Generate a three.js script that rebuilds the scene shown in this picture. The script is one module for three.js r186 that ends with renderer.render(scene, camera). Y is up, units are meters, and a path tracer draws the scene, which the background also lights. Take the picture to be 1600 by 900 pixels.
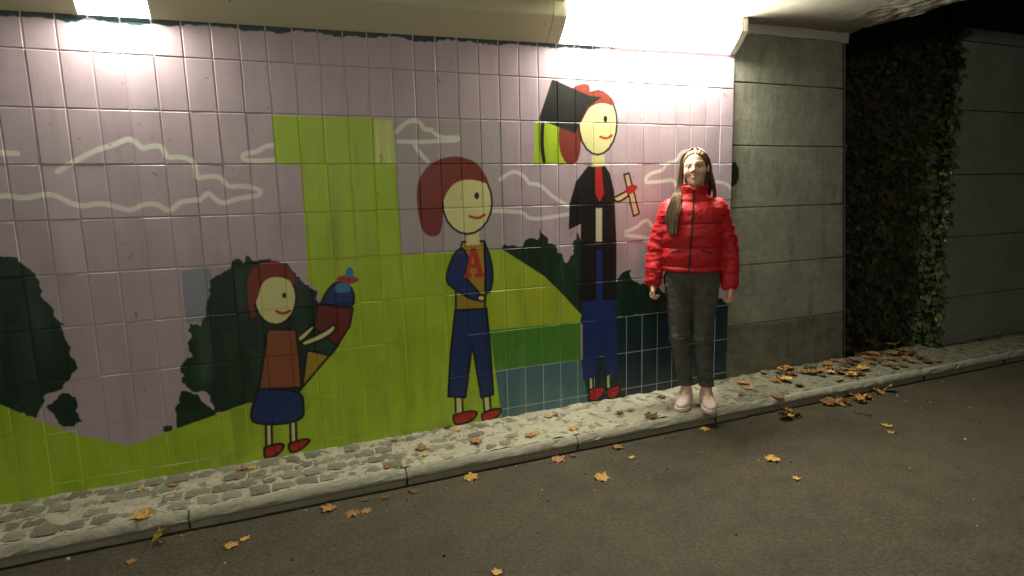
import * as THREE from 'three';
import { mergeGeometries, toCreasedNormals } from 'three/addons/utils/BufferGeometryUtils.js';
import { RectAreaLightUniformsLib } from 'three/addons/lights/RectAreaLightUniformsLib.js';
import { createNoise2D, createNoise3D } from 'simplex-noise';

// ---------------------------------------------------------------- camera, night sky, faint moon, exposure
const scene = new THREE.Scene();
const camera = new THREE.PerspectiveCamera(51.37, 16 / 9, 0.05, 200);
camera.position.set(0.4279, 1.3655, 3.3999);
camera.up.set(0.0788, 0.989, -0.12515);
camera.lookAt(0.4279 + 0.37215, 1.3655 - 0.14565, 3.3999 - 0.91667);
const renderer = new THREE.WebGLRenderer({ antialias: true });
renderer.toneMapping = THREE.LinearToneMapping;
renderer.toneMappingExposure = 1.32;
renderer.shadowMap.enabled = true;
RectAreaLightUniformsLib.init();
{
  const W = 16, H = 8, d = new Float32Array(W * H * 4);
  for (let i = 0; i < W * H; i++) d.set([0.0030, 0.0042, 0.0050, 1], i * 4);
  const t = new THREE.DataTexture(d, W, H, THREE.RGBAFormat, THREE.FloatType);
  t.mapping = THREE.EquirectangularReflectionMapping; t.magFilter = THREE.LinearFilter; t.needsUpdate = true;
  scene.background = t; scene.environment = t;
}
const moon = new THREE.DirectionalLight(0xdfe6ff, 0.006);
moon.position.set(12, 14, -6); moon.castShadow = true; scene.add(moon); scene.add(moon.target);
Object.assign(moon.shadow.camera, { left: -10, right: 10, top: 10, bottom: -10, near: 1, far: 50 });

const LAMP = [1.0, 0.945, 0.76];            // colour of the tube light
const LAMP_GLOW = 8.0, LAMP_LIGHT = 145.0, FAR_LIGHT = 19.0;

// ---------------------------------------------------------------- helpers
let seed = 7;
const rnd = () => { seed = (seed + 0x6d2b79f5) | 0; let t = Math.imul(seed ^ (seed >>> 15), 1 | seed); t = (t + Math.imul(t ^ (t >>> 7), 61 | t)) ^ t; return ((t ^ (t >>> 14)) >>> 0) / 4294967296; };
const n2 = createNoise2D(rnd), n3 = createNoise3D(rnd);
const fbm2 = (x, y, o = 4) => { let s = 0, a = 0.5; for (let i = 0; i < o; i++) { s += a * n2(x, y); x = x * 2.03 + 11.3; y = y * 2.03 - 4.7; a *= 0.5; } return s; };
const V = (x, y, z) => new THREE.Vector3(x, y, z);
const lerp = THREE.MathUtils.lerp, clamp = THREE.MathUtils.clamp, sstep = THREE.MathUtils.smoothstep;
const used = {};
const numbered = (n) => { const k = used[n] = (used[n] ?? -1) + 1; return k ? n + '_' + String(k).padStart(3, '0') : n; };
function mesh(name, geo, mat, parent = scene, kind) {
  const m = new THREE.Mesh(geo, mat); m.name = parent === scene ? numbered(name) : name; m.castShadow = m.receiveShadow = true;
  if (kind) m.userData.kind = kind;
  parent.add(m); return m;
}
function group(name, pos = [0, 0, 0], ry = 0) { const g = new THREE.Group(); g.name = numbered(name); g.position.set(...pos); g.rotation.y = ry; scene.add(g); return g; }
function tag(o, label, category, grp) { o.userData.label = label; o.userData.category = category; if (grp) o.userData.group = grp; return o; }
const mat = (o) => new THREE.MeshStandardMaterial(o);
const rgb = (r, g, b) => new THREE.Color().setRGB(r, g, b);
function canvas(w, h) { const c = document.createElement('canvas'); c.width = w; c.height = h; return [c, c.getContext('2d')]; }
function dataTex(w, h, fn, srgb = false, repeat) {     // fn(u, v) -> value or [r, g, b] in 0..1
  const d = new Uint8Array(w * h * 4);
  for (let y = 0; y < h; y++) for (let x = 0; x < w; x++) {
    const c = fn((x + 0.5) / w, (y + 0.5) / h), i = (y * w + x) * 4, a = Array.isArray(c);
    for (let k = 0; k < 3; k++) d[i + k] = clamp(255 * (a ? c[k] : c), 0, 255);
    d[i + 3] = 255;
  }
  const t = new THREE.DataTexture(d, w, h); t.magFilter = THREE.LinearFilter; t.wrapS = t.wrapT = THREE.RepeatWrapping;
  if (srgb) t.colorSpace = THREE.SRGBColorSpace;
  if (repeat) t.repeat.set(repeat, repeat);
  t.needsUpdate = true; return t;
}
// noise that repeats over the unit square (torus in 4 cells of 3-D noise)
const tn = (u, v, f, s = 0) => {                       // tileable: blend of four shifted samples
  const a = n2(u * f + s, v * f), b = n2((u - 1) * f + s, v * f), c = n2(u * f + s, (v - 1) * f), d = n2((u - 1) * f + s, (v - 1) * f);
  return lerp(lerp(a, b, u), lerp(c, d, u), v) * 1.2;
};
const tf = (u, v, f, o = 4, s = 0) => { let r = 0, a = 0.5; for (let i = 0; i < o; i++) { r += a * tn(u, v, f, s + i * 17); f *= 2.1; a *= 0.55; } return r; };
const jitterNormals = (g) => { g.computeVertexNormals(); return g; };
function metreUV(g, ax = 0, ay = 1, s = 1) {
  const p = g.attributes.position, uv = new Float32Array(p.count * 2);
  for (let i = 0; i < p.count; i++) { uv[i * 2] = p.array[i * 3 + ax] * s; uv[i * 2 + 1] = p.array[i * 3 + ay] * s; }
  g.setAttribute('uv', new THREE.BufferAttribute(uv, 2)); return g;
}
function box(x0, x1, y0, y1, z0, z1) { const g = new THREE.BoxGeometry(x1 - x0, y1 - y0, z1 - z0); g.translate((x0 + x1) / 2, (y0 + y1) / 2, (z0 + z1) / 2); return g; }
function tube(pts, r, seg = 10, sides = 6) { return new THREE.TubeGeometry(new THREE.CatmullRomCurve3(pts.map((p) => V(...p))), seg, r, sides, false); }

// ---------------------------------------------------------------- surface materials
const grainTex = dataTex(512, 512, (u, v) => 0.5 + 0.32 * tf(u, v, 26, 3) + 0.3 * (rnd() - 0.5));
const asphaltCol = dataTex(1024, 1024, (u, v) => {
  const big = tf(u, v, 4, 4), fine = rnd();
  let k = 0.208 + 0.03 * big + 0.025 * tf(u, v, 14, 3, 7) + 0.075 * tf(u, v, 90, 2, 5) + 0.09 * (fine - 0.5);
  if (rnd() > 0.9975) k += 0.08 + 0.14 * rnd();
  if (rnd() > 0.994) k -= 0.10;
  return [k * 1.08, k * 0.985, k * 0.73];
}, true);
const asphaltBump = dataTex(1024, 1024, (u, v) => 0.5 + 0.35 * tf(u, v, 110, 2, 9) + 0.45 * (rnd() - 0.5));
const asphalt = mat({ vertexColors: true, map: asphaltCol, bumpMap: asphaltBump, bumpScale: 0.0035, roughness: 0.9 });
const concCol = (base, tint, s) => dataTex(768, 768, (u, v) => {
  const b = tf(u, v, 3, 4, s), m = tf(u, v, 14, 4, s + 3), f = rnd() - 0.5;
  let k = base + 0.055 * b + 0.045 * m + 0.045 * f;
  if (tf(u, v, 60, 2, s + 8) > 0.42) k -= 0.07;            // air holes
  return [k * tint[0], k * tint[1], k * tint[2]];
}, true);
const concBump = dataTex(768, 768, (u, v) => { const h = tf(u, v, 60, 2, 30); return 0.6 + 0.22 * tf(u, v, 20, 3, 30) + (h > 0.42 ? -0.3 : 0) + 0.12 * (rnd() - 0.5); });
const ceilMat = mat({ map: concCol(0.62, [1, 0.985, 0.90], 40), bumpMap: concBump, bumpScale: 0.004, roughness: 0.9 });
const farConc = mat({ map: concCol(0.56, [1, 0.99, 0.92], 70), bumpMap: concBump, bumpScale: 0.004, roughness: 0.9 });
const mortarCol = dataTex(1024, 1024, (u, v) => {
  const b = tf(u, v, 5, 4, 50), m = tf(u, v, 30, 3, 51), f = rnd() - 0.5;
  let k = 0.60 + 0.06 * b + 0.07 * m + 0.07 * f;
  const dirt = sstep(tf(u, v, 9, 4, 57), 0.08, 0.34); k -= 0.17 * dirt;
  return [k * 1.0, k * 0.975, k * 0.86];
}, true);
const mortarBump = dataTex(1024, 1024, (u, v) => 0.5 + 0.4 * tf(u, v, 24, 4, 61) + 0.16 * (rnd() - 0.5));
const mortarMat = mat({ vertexColors: true, map: mortarCol, bumpMap: mortarBump, bumpScale: 0.010, roughness: 0.95 });
const kerbMat = mat({ map: concCol(0.54, [1, 0.985, 0.88], 170), bumpMap: mortarBump, bumpScale: 0.005, roughness: 0.92 });

// ---------------------------------------------------------------- the setting
const ROAD = -0.085;
{
  const g = new THREE.PlaneGeometry(120, 120); g.rotateX(-Math.PI / 2); metreUV(g, 0, 2, 0.5);
  mesh('ground', g, mat({ map: asphaltCol, roughness: 1, color: rgb(0.75, 0.8, 0.6) }), scene, 'structure').position.y = ROAD - 0.16;
  const r = new THREE.PlaneGeometry(34, 5.8, 560, 110); r.rotateX(-Math.PI / 2); r.translate(5, 0, 0.44 + 2.9);
  const p = r.attributes.position;
  for (let i = 0; i < p.count; i++) p.array[i * 3 + 1] = 0.004 * fbm2(p.array[i * 3] * 1.1, p.array[i * 3 + 2] * 1.1, 3);
  { const col = []; for (let i = 0; i < p.count; i++) { const x = p.array[i * 3], z = p.array[i * 3 + 2], k = 1 + 0.10 * fbm2(x * 0.9, z * 1.6, 3) - 0.22 * sstep(fbm2(x * 2.6 + 9, z * 3.4, 4), 0.16, 0.42); col.push(k * 1.03, k, k * 0.93); } r.setAttribute('color', new THREE.Float32BufferAttribute(col, 3)); }   // old oil and dirt stains
  metreUV(r, 0, 2, 0.36); r.computeVertexNormals();
  mesh('road', r, asphalt, scene, 'structure').position.y = ROAD;
}
// pavement: rough mortar bed with worn setts showing through at one end
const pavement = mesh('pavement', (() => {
  const nx = 900, nz = 26, x0 = -4, x1 = 9, z1 = 0.440, g = new THREE.PlaneGeometry(x1 - x0, z1 + 0.03, nx, nz);
  g.rotateX(-Math.PI / 2); g.translate((x0 + x1) / 2, 0, (z1 - 0.03) / 2);
  const p = g.attributes.position;
  for (let i = 0; i < p.count; i++) {
    const x = p.array[i * 3], z = p.array[i * 3 + 2];
    const rough = lerp(0.0062, 0.007, sstep(x, 0.8, 1.8));
    let y = rough * fbm2(x * 9, z * 9, 4) * 1.4 + 0.002 * n2(x * 40, z * 40);
    y += 0.010 * Math.max(0, 1 - z / 0.06) * (0.5 + 0.5 * n2(x * 6, 3)) * sstep(x, 1.2, 2.0);   // fillet of mortar heaped along the wall foot
    y -= 0.003 * (1 - sstep(x, 0.7, 1.6));
    p.array[i * 3 + 1] = y;
  }
  { const col = []; for (let i = 0; i < p.count; i++) { const x = p.array[i * 3], z = p.array[i * 3 + 2], q = fbm2(x * 5, z * 5, 4) * 0.5 + 0.35 * n2(x * 1.2, 7), t = sstep(x + 0.7 * q, 3.05, 3.4) * (0.75 + 0.25 * n2(x * 22, z * 22)); col.push(lerp(1, 0.33, t), lerp(1, 0.36, t), lerp(1, 0.30, t)); } g.setAttribute('color', new THREE.Float32BufferAttribute(col, 3)); }   // noisy vertex tint, darker and slightly greener over the outer end
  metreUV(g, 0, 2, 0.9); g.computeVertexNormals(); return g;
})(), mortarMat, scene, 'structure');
{
  const variants = [], mats = [];
  for (let k = 0; k < 6; k++) {
    const g = new THREE.BoxGeometry(1, 1, 1, 3, 1, 3), p = g.attributes.position;
    for (let i = 0; i < p.count; i++) {
      const a = p.array, x = a[i * 3], z = a[i * 3 + 2], top = a[i * 3 + 1] > 0, e = Math.max(Math.abs(x), Math.abs(z)) > 0.4, c = Math.abs(x) > 0.4 && Math.abs(z) > 0.4;
      if (top) a[i * 3 + 1] += (e ? -0.05 : 0) + (c ? -0.06 : 0) + 0.09 * n3(x * 2 + k * 9, z * 2, k);
      const s = (c ? 0.94 : 1) * (1 + 0.10 * n3(x + k * 3, k, z));
      a[i * 3] *= s; a[i * 3 + 2] *= s;
    }
    const gg = toCreasedNormals(g, 0.9); metreUV(gg, 0, 2, 0.12); variants.push(gg);
  }
  const stoneCol = concCol(0.47, [1, 0.985, 0.87], 90);
  for (const k of [0.66, 0.84, 1.0]) mats.push(mat({ map: stoneCol, bumpMap: mortarBump, bumpScale: 0.006, roughness: 0.85, color: rgb(k, k, k * 0.97) }));
  for (let r = 0; r < 4; r++) for (let c = 0; c < 40; c++) {
    const x = -2.35 + c * 0.108 + (r % 2) * 0.05 + 0.02 * (rnd() - 0.5), z = 0.060 + r * 0.105 + 0.012 * (rnd() - 0.5);
    if (x > 1.85) continue;
    const fade = sstep(x, 0.5, 1.9), sunk = rnd() < 0.22 + 0.75 * fade;
    if (sunk && rnd() < 0.6) continue;
    const m = mesh('sett', variants[(c * 3 + r) % 6], mats[Math.floor(rnd() * 3)], pavement);
    m.position.set(x, -0.0275 + (sunk ? -0.004 : 0.0005 + 0.0035 * rnd()), z);
    m.scale.set(0.082 + 0.024 * rnd(), 0.055, 0.076 + 0.018 * rnd()); m.rotation.y = 0.16 * (rnd() - 0.5);
  }
}
// kerb of single stones
const kerb = group('kerb'); kerb.userData.kind = 'structure';
{
  const prof = [[0.443, -0.22], [0.443, -0.001], [0.451, 0.002], [0.464, 0.0], [0.476, -0.009], [0.486, -0.025], [0.490, -0.034], [0.489, -0.040], [0.474, -0.056], [0.472, -0.22]];
  for (let k = -4; k < 9; k++) {
    const n = 24, L = 0.994, pos = [], idx = [], m = prof.length;
    for (let i = 0; i <= n; i++) {
      const x = k + 0.003 + (L * i) / n;
      prof.forEach(([z, y], j) => {
        const e = i === 0 || i === n ? 0.004 : 0, w = j > 0 && j < m - 1 ? 1 : 0;
        const d = 0.004 * fbm2(x * 7 + k, j * 0.7, 4) + (n2(x * 9, j * 0.6 + 4) > 0.62 ? -0.006 : 0);
        pos.push(x, y + w * (d - e), z + w * (d * 0.8 - e * 0.5));
      });
    }
    for (let i = 0; i < n; i++) for (let j = 0; j < m - 1; j++) { const a = i * m + j, b = a + m; idx.push(a, b, a + 1, b, b + 1, a + 1); }
    const s = pos.length / 3;                                  // end faces
    for (const i of [0, n]) { const c = pos.length / 3; for (let j = 0; j < m; j++) pos.push(...pos.slice((i * m + j) * 3, (i * m + j) * 3 + 3)); for (let j = 1; j < m - 1; j++) i ? idx.push(c, c + j, c + j + 1) : idx.push(c, c + j + 1, c + j); }
    const g = new THREE.BufferGeometry(); g.setAttribute('position', new THREE.Float32BufferAttribute(pos, 3)); g.setIndex(idx);
    { const cum = [0]; for (let j = 1; j < m; j++) cum.push(cum[j - 1] + Math.hypot(prof[j][0] - prof[j - 1][0], prof[j][1] - prof[j - 1][1]));
      const uv = []; for (let i = 0; i < pos.length / 3; i++) uv.push(pos[i * 3] * 1.1, cum[i % m] * 1.1 + k * 0.37); g.setAttribute('uv', new THREE.Float32BufferAttribute(uv, 2)); }
    mesh('kerb_stone', toCreasedNormals(g, 0.7), kerbMat, kerb);
  }
}
// roof slab of the underpass, falling slightly along its length
const TILT = 0.0175, PIV = [4.62, 2.545];
const roof = group('underpass_roof', [PIV[0], PIV[1], 0]); roof.rotation.z = TILT; roof.userData.kind = 'structure';
{
  const g = box(-13, -0.5, 0, 0.6, -0.6, 6.5); metreUV(g, 0, 2, 0.5); mesh('slab', g, ceilMat, roof);
  const e = new THREE.BoxGeometry(0.5, 0.62, 7.1, 24, 10, 220); e.translate(-0.25, 0.31, 2.95);
  const p = e.attributes.position;
  for (let i = 0; i < p.count; i++) {
    const a = p.array, x = a[i * 3], y = a[i * 3 + 1], z = a[i * 3 + 2];
    if (y < 0.05 && x > -0.48) { const w = sstep(x, -0.48, -0.3); a[i * 3 + 1] += w * (0.016 * fbm2(x * 8, z * 5, 4) - 0.006 + 0.02 * Math.max(0, n2(x * 6, z * 3) - 0.3)); }
    if (x > -0.02) a[i * 3] += 0.02 * fbm2(y * 7, z * 6, 3);
  }
  metreUV(e, 0, 2, 0.5); e.computeVertexNormals();
  mesh('rough_edge', e, mat({ map: ceilMat.map, bumpMap: concBump, bumpScale: 0.012, roughness: 0.95 }), roof);
}

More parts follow.
